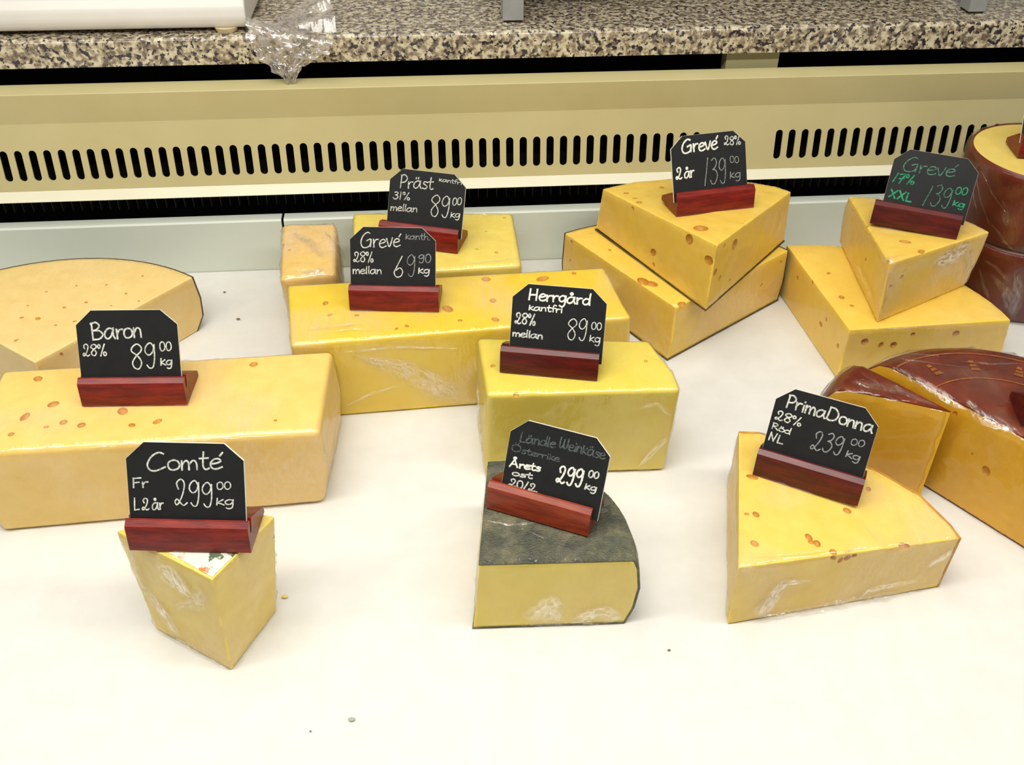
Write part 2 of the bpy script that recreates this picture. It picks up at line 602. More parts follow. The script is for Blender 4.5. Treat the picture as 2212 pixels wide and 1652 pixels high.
# granite counter behind the case
gp = [(1.335, 0.2893), (1.335, 0.3195), (1.3358, 0.3225), (1.338, 0.3248), (1.341, 0.326), (1.95, 0.326), (1.95, 0.2893)]
tag(obj('granite_countertop', extrude_x(gp, -1.3, 1.5), M['granite'], sharp=60), 'speckled beige and black granite counter slab above the case', 'countertop')
tag(obj('support_bracket', box(0.4314, 0.5092, 1.352, 1.375, 0.255, 0.2893, 0.001), M['bracket']), 'beige bracket in dark gap under the granite counter', 'bracket')

# ------------------------------------------------------------------ white cloth on the deck
def cloth_mesh():
    bm = bmesh.new()
    nx, ny = 300, 190
    xa, xb, ya, yb = -0.98, 1.12, 0.22, YW - 0.0012
    folds = [((0.425, 0.56), (0.432, 0.50), 0.0008, 0.018), ((0.432, 0.50), (0.48, 0.492), 0.0010, 0.018), ((0.30, 0.455), (0.50, 0.47), 0.0009, 0.04),
             ((-0.45, 0.47), (-0.1, 0.455), 0.0006, 0.035), ((0.02, 0.48), (0.20, 0.535), 0.0005, 0.028), ((0.30, 0.86), (0.38, 1.02), 0.0010, 0.035)]
    g = []
    for j in range(ny + 1):
        row = []
        for i in range(nx + 1):
            x = xa + (xb - xa) * i / nx; y = ya + (yb - ya) * j / ny
            z = 0.0005 * noise.noise(Vector((x * 4, y * 4, 0)))
            z -= 0.0009
            for (a, b, h, w) in folds:
                ax, ay = a; dx, dy = b[0] - a[0], b[1] - a[1]
                t = max(0, min(1, ((x - ax) * dx + (y - ay) * dy) / (dx * dx + dy * dy)))
                d = math.hypot(x - ax - t * dx, y - ay - t * dy)
                z += h * math.exp(-(d / w) ** 2)
            row.append(bm.verts.new((x, y, z)))
        g.append(row)
    for j in range(ny):
        for i in range(nx):
            bm.faces.new((g[j][i], g[j][i + 1], g[j + 1][i + 1], g[j + 1][i]))
    rim = [g[0][i] for i in range(nx + 1)] + [g[j][nx] for j in range(1, ny + 1)] + [g[ny][i] for i in range(nx - 1, -1, -1)] + [g[j][0] for j in range(ny - 1, 0, -1)]
    low = [bm.verts.new((v.co.x, v.co.y, -0.0055)) for v in rim]
    for k in range(len(rim)):
        q = (k + 1) % len(rim)
        bm.faces.new((rim[k], low[k], low[q], rim[q]))
    bm.faces.new(low)
    return bm


tag(obj('deck_cloth', cloth_mesh(), M['cloth'], sharp=60, weighted=False), 'smooth white cloth covering the deck under the cheeses', 'cloth')

# ------------------------------------------------------------------ cheeses
HOLES = {}
WRAPS = {}
#HOLES_BEGIN
HOLES['wheel'] = [(-0.5118,1.0470,0.0800,0.00,0.00,1.00,0.0024,0.60), (-0.4913,1.0434,0.0800,0.00,0.00,1.00,0.0036,0.40), (-0.4419,1.0767,0.0800,0.00,0.00,1.00,0.0022,0.80), (-0.4660,1.0666,0.0800,0.00,0.00,1.00,0.0024,0.60), (-0.4449,1.0337,0.0800,0.00,0.00,1.00,0.0021,0.60), (-0.4648,1.1184,0.0800,0.00,0.00,1.00,0.0016,1.00), (-0.3966,1.0942,0.0800,0.00,0.00,1.00,0.0019,0.70), (-0.3846,1.1367,0.0800,0.00,0.00,1.00,0.0017,1.00), (-0.4465,0.9751,0.0724,0.77,-0.64,-0.00,0.0026,0.50), (-0.4657,1.0271,0.0800,0.00,0.00,1.00,0.0018,0.60), (-0.5032,0.9973,0.0800,0.00,0.00,1.00,0.0029,0.20), (-0.4266,1.1178,0.0800,0.00,0.00,1.00,0.0019,0.30), (-0.5128,1.0744,0.0800,0.00,0.00,1.00,0.0018,0.20), (-0.3763,1.0750,0.0800,0.00,0.00,1.00,0.0019,0.20), (-0.4992,1.1062,0.0800,0.00,0.00,1.00,0.0019,0.30), (-0.4087,1.0666,0.0800,0.00,0.00,1.00,0.0018,0.20), (-0.4267,1.0365,0.0800,0.00,0.00,1.00,0.0018,0.30)]
HOLES['baron'] = [(-0.4384,0.8845,0.1040,0.00,0.00,1.00,0.0053,0.35), (-0.4091,0.8376,0.1040,0.00,0.00,1.00,0.0057,0.60), (-0.4324,0.8186,0.1040,0.00,0.00,1.00,0.0056,0.55), (-0.3902,0.8063,0.1040,0.00,0.00,1.00,0.0045,0.30), (-0.3705,0.8002,0.1040,0.00,0.00,1.00,0.0045,0.60), (-0.4377,0.7908,0.1040,0.00,0.00,1.00,0.0035,0.40), (-0.3335,0.8201,0.1040,0.00,0.00,1.00,0.0061,0.60), (-0.3188,0.7962,0.1040,0.00,0.00,1.00,0.0035,0.60), (-0.2939,0.8003,0.1040,0.00,0.00,1.00,0.0050,0.12), (-0.2069,0.8934,0.1040,0.00,0.00,1.00,0.0054,0.12), (-0.1723,0.7924,0.1040,0.00,0.00,1.00,0.0020,0.50), (-0.4056,0.8000,0.1040,0.00,0.00,1.00,0.0030,0.10)]
HOLES['small'] = [(-0.2024,1.1733,0.0985,-0.57,-0.04,0.82,0.0023,0.60), (-0.1926,1.1562,0.1000,0.00,0.00,1.00,0.0026,0.30)]
HOLES['prast'] = [(0.0732,1.1846,0.1020,0.00,0.00,1.00,0.0020,0.40), (0.0830,1.1264,0.1020,0.00,0.00,1.00,0.0032,0.20), (0.0576,1.1369,0.1020,0.00,0.00,1.00,0.0020,0.50), (0.1020,1.2231,0.1020,0.00,0.00,1.00,0.0028,0.20)]
HOLES['long'] = [(-0.1347,1.0112,0.1060,-0.00,0.00,1.00,0.0042,0.70), (-0.0955,0.9816,0.1060,-0.00,0.00,1.00,0.0029,1.00), (-0.0477,0.9494,0.1060,-0.00,0.00,1.00,0.0023,0.70), (-0.0358,0.9543,0.1060,-0.00,0.00,1.00,0.0026,0.80), (0.0135,0.9877,0.1060,-0.00,0.00,1.00,0.0077,0.25), (0.0275,0.9614,0.1060,-0.00,0.00,1.00,0.0029,0.60), (0.0697,1.0022,0.1060,-0.00,0.00,1.00,0.0054,0.12), (0.0645,1.0527,0.1060,-0.00,0.00,1.00,0.0068,0.10), (0.1362,1.0485,0.1060,-0.00,0.00,1.00,0.0080,0.12), (0.0695,0.9602,0.1060,-0.00,0.00,1.00,0.0052,0.20), (0.1781,1.0591,0.1060,-0.00,0.00,1.00,0.0037,0.20), (-0.1276,0.9850,0.1060,-0.00,0.00,1.00,0.0035,0.10)]
HOLES['herr'] = [(0.0587,0.8489,0.1200,0.00,0.00,1.00,0.0032,0.30), (0.2275,0.8446,0.1200,0.00,0.00,1.00,0.0027,0.30), (0.0796,0.7981,0.1180,-0.03,-0.84,0.54,0.0036,0.40), (0.0473,0.8350,0.0766,-1.00,-0.03,0.01,0.0027,0.30)]
HOLES['stack_low'] = [(0.2735,1.0724,0.0810,-0.00,0.00,1.00,0.0090,0.90), (0.2833,1.0659,0.0810,-0.00,0.00,1.00,0.0077,0.70), (0.4502,1.1104,0.0445,0.58,-0.82,0.00,0.0027,0.60), (0.4802,1.1316,0.0677,0.58,-0.82,0.00,0.0020,0.70), (0.1953,1.1957,0.0749,-0.87,-0.49,-0.00,0.0028,0.60), (0.1948,1.1965,0.0443,-0.87,-0.49,-0.00,0.0021,0.50), (0.2428,1.1578,0.0810,-0.00,0.00,1.00,0.0027,0.30), (0.3122,1.0140,0.0806,0.22,-0.31,0.92,0.0068,0.60)]
HOLES['stack_up'] = [(0.3191,1.0450,0.1573,-0.90,-0.44,0.04,0.0073,0.80), (0.2894,1.0998,0.1086,-0.90,-0.44,0.04,0.0058,0.70), (0.2905,1.0950,0.0930,-0.90,-0.44,0.04,0.0029,0.60), (0.3361,1.0089,0.1476,-0.90,-0.44,0.04,0.0072,0.60), (0.2672,1.1462,0.1501,-0.90,-0.44,0.04,0.0029,0.50), (0.3569,1.0180,0.1160,0.74,-0.67,0.03,0.0037,0.40), (0.3794,1.0421,0.0969,0.74,-0.67,0.03,0.0025,0.50), (0.3353,1.0555,0.1666,-0.02,0.08,1.00,0.0098,0.50), (0.2763,1.1509,0.1562,-0.02,0.08,1.00,0.0045,0.40), (0.2656,1.1864,0.1525,-0.02,0.08,1.00,0.0046,0.15), (0.3180,1.2001,0.1523,-0.02,0.08,1.00,0.0040,0.20), (0.3772,1.0411,0.1498,0.74,-0.67,0.03,0.0079,0.80), (0.3562,1.0183,0.1622,0.74,-0.67,0.03,0.0024,0.80), (0.2738,1.1664,0.1546,-0.02,0.08,1.00,0.0033,0.10), (0.3457,1.0060,0.1318,0.74,-0.67,0.03,0.0054,0.20), (0.3294,1.1393,0.1581,-0.02,0.08,1.00,0.0039,0.10)]
HOLES['lean_low'] = [(0.4997,1.1102,0.0536,-1.00,-0.05,-0.00,0.0034,0.50), (0.5046,1.0200,0.0370,-1.00,-0.05,-0.00,0.0045,0.30), (0.5052,1.0091,0.0516,-1.00,-0.05,-0.00,0.0028,0.50), (0.5254,1.0230,0.0760,0.00,0.00,1.00,0.0044,0.35), (0.5327,0.9497,0.0564,0.03,-1.00,0.00,0.0052,0.80), (0.5557,0.9504,0.0497,0.03,-1.00,0.00,0.0043,0.40), (0.5725,0.9509,0.0484,0.03,-1.00,0.00,0.0049,0.70), (0.5942,0.9516,0.0632,0.03,-1.00,0.00,0.0031,1.00), (0.6520,0.9533,0.0604,0.03,-1.00,0.00,0.0049,0.40), (0.5076,0.9659,0.0399,-1.00,-0.05,-0.00,0.0037,0.30), (0.5021,1.0668,0.0727,-1.00,-0.05,-0.00,0.0032,0.10), (0.5295,1.0831,0.0760,0.00,0.00,1.00,0.0033,0.10), (0.5314,1.0026,0.0760,0.00,0.00,1.00,0.0031,0.15)]
HOLES['lean_up'] = [(0.5717,0.9761,0.1331,0.41,-0.91,0.01,0.0030,0.70), (0.5567,0.9689,0.1249,0.41,-0.91,0.01,0.0027,0.70), (0.5894,1.0224,0.1556,-0.02,0.05,1.00,0.0067,0.20), (0.5978,0.9943,0.1574,-0.02,0.05,1.00,0.0054,0.25), (0.5603,1.0711,0.1514,-0.92,0.14,0.37,0.0025,0.40), (0.5577,1.0480,0.1167,-0.99,0.13,-0.03,0.0032,0.20), (0.5475,0.9753,0.1556,-0.92,0.14,0.37,0.0035,0.30)]
HOLES['prima'] = [(0.2995,0.6427,0.0793,0.05,0.02,1.00,0.0038,0.80), (0.2905,0.6436,0.0797,0.05,0.02,1.00,0.0024,0.40), (0.3928,0.6455,0.0742,0.05,0.02,1.00,0.0043,0.80), (0.4268,0.6759,0.0720,0.05,0.02,1.00,0.0030,0.80), (0.3415,0.6107,0.0778,0.05,0.02,1.00,0.0041,0.80), (0.3417,0.6046,0.0780,0.05,0.02,1.00,0.0032,0.70), (0.3467,0.6021,0.0778,0.05,0.02,1.00,0.0041,0.80), (0.2865,0.6039,0.0809,0.05,0.02,1.00,0.0046,0.15), (0.3584,0.5909,0.0774,0.05,0.02,1.00,0.0041,0.30), (0.4312,0.5969,0.0723,0.14,-0.91,0.38,0.0055,0.60), (0.3727,0.5889,0.0701,0.13,-0.99,-0.02,0.0041,0.40), (0.3661,0.5881,0.0685,0.13,-0.99,-0.02,0.0036,0.30), (0.3794,0.5898,0.0718,0.13,-0.99,-0.02,0.0032,0.30), (0.3578,0.5869,0.0737,0.13,-0.99,-0.02,0.0036,0.25), (0.3119,0.6971,0.0772,0.05,0.02,1.00,0.0049,0.70)]
HOLES['red_half'] = [(0.5668,0.7022,0.0624,-0.84,-0.54,0.00,0.0056,0.50), (0.5393,0.7445,0.1074,-0.84,-0.54,0.00,0.0031,0.50), (0.5563,0.7184,0.0727,-0.84,-0.54,0.00,0.0015,0.30)]
HOLES['comte'] = [(-0.1577,0.6318,0.0976,0.87,-0.50,-0.05,0.0018,0.40)]
#HOLES_END


def make_cheese(key, name, label, bm, mat, group=None, film=None, film_kw=None, cat='cheese'):
    me = bpy.data.meshes.new(key); bm.to_mesh(me); bm.free()
    xs = [v.co.x for v in me.vertices]; ys = [v.co.y for v in me.vertices]; zs = [v.co.z for v in me.vertices]
    t = thing(name, label, cat, ((min(xs) + max(xs)) / 2, (min(ys) + max(ys)) / 2, min(zs)), 0, group)
    wm = wrap_mesh(me, **(film_kw or {})) if film else None
    bo = obj('cheese_body', carve(me, HOLES.get(key, [])), [mat, EYE_SHADE.get(key, M['eye_shade'])], t, sharp=38)
    bo['key'] = key
    if wm:
        WRAPS[key] = obj('plastic_wrap', wm, film, t, sharp=70, weighted=False)
        WRAPS[key]['wkey'] = key
    return t


def strip(inner_rings, outer_dir_center, idx, th, mat, parent, name='rind', extra_bottom=False):
    """a thin skin outside a run of side vertices of a lofted body"""
    bm = bmesh.new()
    c = Vector((outer_dir_center[0], outer_dir_center[1], 0))
    gi, go = [], []
    for r in inner_rings:
        ri, ro = [], []
        for i in idx:
            p = Vector(r[i]); d = Vector((p.x - c.x, p.y - c.y, 0)).normalized()
            ri.append(bm.verts.new(p - d * 0.0012)); ro.append(bm.verts.new(p + d * th))
        gi.append(ri); go.append(ro)
    n = len(idx); m_ = len(inner_rings)
    for k in range(m_ - 1):
        for i in range(n - 1):
            bm.faces.new((go[k][i], go[k][i + 1], go[k + 1][i + 1], go[k + 1][i]))
            bm.faces.new((gi[k][i], gi[k + 1][i], gi[k + 1][i + 1], gi[k][i + 1]))
        bm.faces.new((gi[k][0], go[k][0], go[k + 1][0], gi[k + 1][0]))
        bm.faces.new((gi[k][n - 1], gi[k + 1][n - 1], go[k + 1][n - 1], go[k][n - 1]))
    for i in range(n - 1):
        bm.faces.new((gi[0][i], gi[0][i + 1], go[0][i + 1], go[0][i]))
        bm.faces.new((gi[-1][i], go[-1][i], go[-1][i + 1], gi[-1][i + 1]))
    return obj(name, bm, mat, parent, sharp=40)


def base_skin(poly, z, th, grow, mat, parent):
    """thin rind left on the underside, a touch wider than the body"""
    cx = sum(p[0] for p in poly) / len(poly); cy = sum(p[1] for p in poly) / len(poly)
    q = []
    for p in poly:
        d = Vector((p[0] - cx, p[1] - cy)); d = d * (1 + grow / d.length)
        q.append((cx + d.x, cy + d.y))
    return obj('bottom_rind', loft([z_ring(q, z), z_ring(q, z + th)]), mat, parent)


def ang(c, p):
    return math.degrees(math.atan2(p[1] - c[1], p[0] - c[0]))


def dist(c, p):
    return math.hypot(p[0] - c[0], p[1] - c[1])


# pale wheel quarter at the back left
A = (-0.4677, 0.9495); Bp = (-0.3201, 1.1273); Ep = (-0.652, 1.098)
aw = arc(A, ang(A, Bp), ang(A, Ep), 0.2325, 0.246, 22)
poly = [A] + aw
na = len(aw)


def bulge(c, pts, k, off):
    return [pts[0]] + [(p[0] + (p[0] - c[0]) / dist(c, p) * off, p[1] + (p[1] - c[1]) / dist(c, p) * off) for p in pts[1:]]


rings = [z_ring(bulge(A, poly, 0, -0.010), 0.0), z_ring(bulge(A, poly, 0, 0.004), 0.018), z_ring(bulge(A, poly, 0, 0.006), 0.045), z_ring(bulge(A, poly, 0, 0.001), 0.080)]
t = make_cheese('wheel', 'cheese_wedge', 'pale round cheese quarter with tiny eyes at the back left behind the baron block', loft(rings, 0.0015, 2), M['ch_wheel'], film=F['clear'], film_kw=dict(amp=0.0006, seed=1))
strip(rings, A, list(range(1, na + 1)), 0.0011, M['rind_dark'], t)

# Baron block
bt = [(-0.478, 0.764), (-0.1256, 0.7709), (-0.121, 0.9139), (-0.482, 0.9035)]
bb = [(-0.466, 0.7566), (-0.1324, 0.7742), (-0.121, 0.9135), (-0.476, 0.900)]
mid = [((a[0] + b[0]) / 2 + (0.004 if a[0] > -0.3 else -0.002), (a[1] + b[1]) / 2 - (0.004 if a[1] < 0.8 else -0.002)) for a, b in zip(bt, bb)]
make_cheese('baron', 'cheese_block', 'long yellow cheese block at the left edge carrying the Baron sign', loft([z_ring(bb, 0), z_ring(mid, 0.05), z_ring(bt, 0.104)], 0.006, 4), M['ch_baron'], film=F['soft'], film_kw=dict(amp=0.0013, sc=30, seed=2))

# small wrapped block
st = [(-0.1983, 1.083), (-0.128, 1.0925), (-0.1345, 1.228), (-0.2100, 1.2316)]
sb = [(-0.1900, 1.081), (-0.128, 1.0905), (-0.1325, 1.231), (-0.205, 1.234)]
make_cheese('small', 'cheese_block', 'small squarish cheese block in crinkled wrap beside the back upstand', loft([z_ring(sb, 0), z_ring(st, 0.100)], 0.007, 4), M['ch_small'], film=F['milky'], film_kw=dict(amp=0.0022, sc=52, seed=3))

# Praest block
pt = [(-0.105, 1.0809), (0.1138, 1.0927), (0.1144, 1.2376), (-0.1123, 1.2538)]
make_cheese('prast', 'cheese_block', 'light yellow cheese block at the back carrying the Präst sign', loft([z_ring(pt, 0), z_ring(pt, 0.102)], 0.006, 4), M['ch_prast'], film=F['clear'], film_kw=dict(amp=0.0010, seed=4))

# long block with the low price
gt = [(-0.1690, 0.9254), (0.2330, 0.9541), (0.2280, 0.985), (0.2190, 1.071), (-0.1850, 1.0570)]
gb = [(-0.1660, 0.9200), (0.2330, 0.9410), (0.2300, 0.985), (0.2200, 1.071), (-0.1820, 1.0570)]
make_cheese('long', 'cheese_block', 'long bright yellow cheese block in the middle under the 69 90 sign', loft([z_ring(gb, 0), z_ring(gt, 0.106)], 0.004, 3), M['ch_long'], film=F['soft'], film_kw=dict(amp=0.0014, sc=30, seed=5))

# Herrgard block
ht = [(0.0487, 0.7979), (0.2548, 0.7916), (0.2545, 0.8222), (0.2390, 0.884), (0.0449, 0.9045)]
hb = [(0.0470, 0.8010), (0.2505, 0.7956), (0.2520, 0.8222), (0.2390, 0.884), (0.0449, 0.9045)]
th_ = make_cheese('herr', 'cheese_block', 'tall wrapped yellow cheese block in the centre carrying the Herrgård sign', loft([z_ring(hb, 0), z_ring(ht, 0.120)], 0.005, 4), M['ch_herr'], film=F['clear'], film_kw=dict(amp=0.0016, sc=34, seed=6))

# stacked wedges in the middle back
A = (0.3025, 1.0065)
lo_arc = arc(A, ang(A, (0.4915, 1.1395)), ang(A, (0.186, 1.212)), 0.230, 0.234, 16)
poly = [A] + lo_arc
rings = [z_ring(bulge(A, poly, 0, -0.002), 0.0), z_ring(bulge(A, poly, 0, 0.003), 0.03), z_ring(poly, 0.081)]
rings[0][0] = (0.2995, 1.0060, 0.0)
t = make_cheese('stack_low', 'cheese_wedge', 'holey yellow cheese wedge with a notched corner under the other wedge, beside the long block', loft(rings, 0.0015, 2), M['ch_greve'], film=F['soft'], film_kw=dict(amp=0.0010, seed=7))
strip(rings, A, list(range(1, len(poly))), 0.0012, M['rind_dark'], t)
base_skin(rings[0], 0.0, 0.0018, 0.0016, M['rind_dark'], t)

ub = [(0.3376, 0.9960, 0.0825), (0.4912, 1.1623, 0.0835), (0.4800, 1.1890, 0.0835), (0.4480, 1.2090, 0.0835), (0.3900, 1.2290, 0.0835), (0.3357, 1.2370, 0.0835), (0.2800, 1.2330, 0.084), (0.2322, 1.2148, 0.085)]
ut = [(0.3413, 1.0020, 0.172), (0.4881, 1.1637, 0.158), (0.4742, 1.1843, 0.156), (0.4441, 1.2014, 0.155), (0.3900, 1.2180, 0.154), (0.3357, 1.2249, 0.153), (0.2846, 1.2218, 0.152), (0.2364, 1.2062, 0.150)]
t = make_cheese('stack_up', 'cheese_wedge', 'large holey cheese wedge lying on top, carrying the 2 år sign', loft([ub, ut], 0.0016, 2, 25), M['ch_greve'], film=F['clear'], film_kw=dict(amp=0.0010, seed=8))
base_skin(ub, 0.0818, 0.0017, 0.0014, M['rind_dark'], t)

# stacked wedges on the right
A = (0.5085, 0.9490)
arc_r = arc(A, ang(A, (0.7198, 0.9553)), ang(A, (0.4968, 1.164)), 0.2120, 0.2145, 16)
poly = [A] + arc_r
rings = [z_ring(bulge(A, poly, 0, 0.002), 0.0), z_ring(bulge(A, poly, 0, 0.005), 0.03), z_ring(poly, 0.076)]
make_cheese('lean_low', 'cheese_wedge', 'broad yellow cheese wedge lying under the smaller wedge with the green written sign', loft(rings, 0.0018, 2), M['ch_lean'], film=F['clear'], film_kw=dict(amp=0.0010, seed=9))
A = (0.5480, 0.9610)
ab = arc(A, ang(A, (0.6977, 1.0371)), ang(A, (0.5737, 1.1644)), 0.168, 0.205, 12)
at_ = arc((0.5463, 0.9669), ang((0.5463, 0.9669), (0.7068, 1.0366)), ang((0.5463, 0.9669), (0.572, 1.166)), 0.175, 0.2008, 12)
rb = [(A[0], A[1], 0.0768)] + z_ring(ab, 0.0768)
rtp = [(0.5463, 0.9669, 0.158)] + [(p[0], p[1], 0.157 - 0.010 * i / 12) for i, p in enumerate(at_)]
rm = [((a[0] + b[0]) / 2 + (0.006 * (a[0] - A[0]) / 0.2), (a[1] + b[1]) / 2 + 0.006 * (a[1] - A[1]) / 0.2, 0.122) for a, b in zip(rb, rtp)]
rm[0] = (0.5468, 0.9640, 0.118)
make_cheese('lean_up', 'cheese_wedge', 'pointed wrapped cheese wedge on top, carrying the green written sign', loft([rb, rm, rtp], 0.002, 2), M['ch_lean'], film=F['soft'], film_kw=dict(amp=0.0016, sc=44, seed=10))

# two stacked red wheels at the right edge
WC = (0.832, 1.1515)


def drum(z0, z1, r, key, label):
    prof = [(r - 0.006, z0 + 0.0005), (r - 0.002, z0 + 0.004), (r, z0 + 0.012), (r, z1 - 0.012), (r - 0.002, z1 - 0.003), (r - 0.0035, z1 - 0.001)]
    n = 72
    inner = 0.0025
    rings_ = [[(WC[0] + (rr - inner) * math.cos(2 * math.pi * k / n), WC[1] + (rr - inner) * math.sin(2 * math.pi * k / n), z) for k in range(n)] for rr, z in prof]
    t_ = make_cheese(key, 'cheese_round', label, loft(rings_), M['ch_tall'])
    bm = bmesh.new()
    full = [(rr, z) for rr, z in prof] + [(prof[-1][0] - 0.0015, z1 + 0.0004), (prof[-1][0] - inner - 0.001, z1 - 0.0015)]
    full = full + [(rr - inner - 0.0006, z) for rr, z in reversed(prof)]
    vs = [[bm.verts.new((WC[0] + rr * math.cos(2 * math.pi * k / n), WC[1] + rr * math.sin(2 * math.pi * k / n), z)) for k in range(n)] for rr, z in full]
    for a, b in zip(vs, vs[1:] + vs[:1]):
        for k in range(n):
            bm.faces.new((a[k], a[(k + 1) % n], b[(k + 1) % n], b[k]))
    obj('wax_rind', bm, M['rind_wine'], t_)
    prof2 = [(r + 0.0012, z0 + 0.002), (r + 0.0022, z0 + 0.012), (r + 0.0022, (z0 + z1) / 2), (r + 0.0022, z1 - 0.012), (r + 0.0008, z1 - 0.002), (r - 0.004, z1 + 0.0008)]
    bm = bmesh.new()
    n = 160
    gr = []
    rows = 26
    for j in range(rows + 1):
        tt = j / rows * (len(prof2) - 1); i = min(int(tt), len(prof2) - 2); f = tt - i
        rr = prof2[i][0] * (1 - f) + prof2[i + 1][0] * f; z = prof2[i][1] * (1 - f) + prof2[i + 1][1] * f
        row = []
        for k in range(n):
            a = 2 * math.pi * k / n
            q = Vector((math.cos(a) * 5 + z * 40, math.sin(a) * 5, z * 18 + z0 * 9))
            d = 0.0016 * (1 - abs(noise.noise(q))) ** 5
            row.append(bm.verts.new((WC[0] + (rr + d) * math.cos(a), WC[1] + (rr + d) * math.sin(a), z)))
        gr.append(row)
    for a, b in zip(gr, gr[1:]):
        for k in range(n):
            bm.faces.new((a[k], a[(k + 1) % n], b[(k + 1) % n], b[k]))
    WRAPS[key] = obj('plastic_wrap', bm, F['dark'], t_, sharp=70, weighted=False)
    WRAPS[key]['wkey'] = key
    return t_


drum(0.0, 0.1045, 0.103, 'drum_low', 'lower dark red waxed cheese wheel at the right edge, under the other wheel')
drum(0.1050, 0.2100, 0.103, 'drum_up', 'upper dark red waxed cheese wheel with a cut pale top at right edge')

# Prima Donna wedge
tp = [(0.2622, 0.5740, 0.083), (0.4902, 0.6045, 0.070), (0.4885, 0.6226, 0.070), (0.4755, 0.664, 0.071), (0.4450, 0.702, 0.072), (0.3930, 0.742, 0.073), (0.3406, 0.7677, 0.074), (0.3185, 0.7697, 0.075)]
bo_ = [(0.2650, 0.5763, 0.0), (0.4880, 0.6050, 0.0), (0.4860, 0.6226, 0.0), (0.4710, 0.664, 0.0), (0.4400, 0.701, 0.0), (0.3890, 0.740, 0.0), (0.3370, 0.7650, 0.0), (0.3170, 0.7670, 0.0)]
md_ = [((a[0] + b[0]) / 2, (a[1] + b[1]) / 2, 0.038) for a, b in zip(tp, bo_)]
t = make_cheese('prima', 'cheese_wedge', 'big yellow cheese wedge at front right in loose wrap under the PrimaDonna sign', loft([bo_, md_, tp], 0.0016, 2, 25), M['ch_prima'], film=F['soft'], film_kw=dict(amp=0.0016, sc=40, seed=12))
strip([bo_, md_, tp], (0.2622, 0.574), list(range(1, 8)), 0.0016, M['rind_prima'], t)

# red waxed half wheel and its slice
def wheel_profile(r, h):
    pr = [(0.0, 0.0), (r * 0.80, 0.0)]
    for k in range(0, 9):
        a = -math.pi / 2 + math.pi * k / 8
        pr.append((r * 0.80 + r * 0.20 * math.cos(a), h / 2 + h / 2 * math.sin(a)))
    pr.append((r * 0.5, h + 0.002)); pr.append((0.0, h + 0.003))
    return pr


def revolve_wedge(c, prof, a0, a1, n, grow=0.0):
    bm = bmesh.new()
    cols = []
    for k in range(n + 1):
        a = math.radians(a0 + (a1 - a0) * k / n)
        cols.append([bm.verts.new((c[0] + rr * math.cos(a), c[1] + rr * math.sin(a), z)) for rr, z in prof])
    for a, b in zip(cols, cols[1:]):
        for i in range(len(prof) - 1):
            bm.faces.new((a[i], a[i + 1], b[i + 1], b[i]))
    bm.faces.new(cols[0][::-1]); bm.faces.new(cols[-1])
    bmesh.ops.remove_doubles(bm, verts=bm.verts, dist=1e-5)
    bmesh.ops.dissolve_degenerate(bm, dist=1e-6, edges=bm.edges)
    bmesh.ops.recalc_face_normals(bm, faces=bm.faces)
    return bm


def wax_shell(c, prof, a0, a1, n, th):
    """skin outside the rounded rim and the top and bottom of a wheel piece"""
    inner = prof
    outer = []
    for i, (rr, z) in enumerate(prof):
        p = Vector(prof[max(i - 1, 0)]); q = Vector(prof[min(i + 1, len(prof) - 1)])
        d = (q - p).normalized(); nn = Vector((d.y, -d.x))
        outer.append((rr + nn.x * th if rr > 1e-6 else 0.0, z + nn.y * th))
    bm = bmesh.new()
    ci, co = [], []
    for k in range(n + 1):
        a = math.radians(a0 + (a1 - a0) * k / n)
        ci.append([bm.verts.new((c[0] + rr * math.cos(a), c[1] + rr * math.sin(a), z)) for rr, z in inner])
        co.append([bm.verts.new((c[0] + rr * math.cos(a), c[1] + rr * math.sin(a), z)) for rr, z in outer])
    m_ = len(prof)
    for k in range(n):
        for i in range(m_ - 1):
            bm.faces.new((co[k][i], co[k][i + 1], co[k + 1][i + 1], co[k + 1][i]))
            bm.faces.new((ci[k][i], ci[k + 1][i], ci[k + 1][i + 1], ci[k][i + 1]))
    for k in (0, n):
        for i in range(m_ - 1):
            bm.faces.new((ci[k][i], ci[k][i + 1], co[k][i + 1], co[k][i]))
    bmesh.ops.remove_doubles(bm, verts=bm.verts, dist=1e-5)
    bmesh.ops.dissolve_degenerate(bm, dist=1e-6, edges=bm.edges)
    return bm


def lift(prof, dz):
    return [(r, z + dz) for r, z in prof]


RC = (0.5715, 0.6950)
RA = 123.0
pf = lift(wheel_profile(0.176, 0.117), 0.0015)
t = make_cheese('red_half', 'cheese_half_round', 'half of a red waxed cheese wheel with golden cut face at the right edge', revolve_wedge(RC, pf, RA - 180, RA, 40), M['ch_gouda'])
rind = obj('wax_rind', wax_shell(RC, pf, RA - 180, RA, 40, 0.0014), M['rind_red'], t)
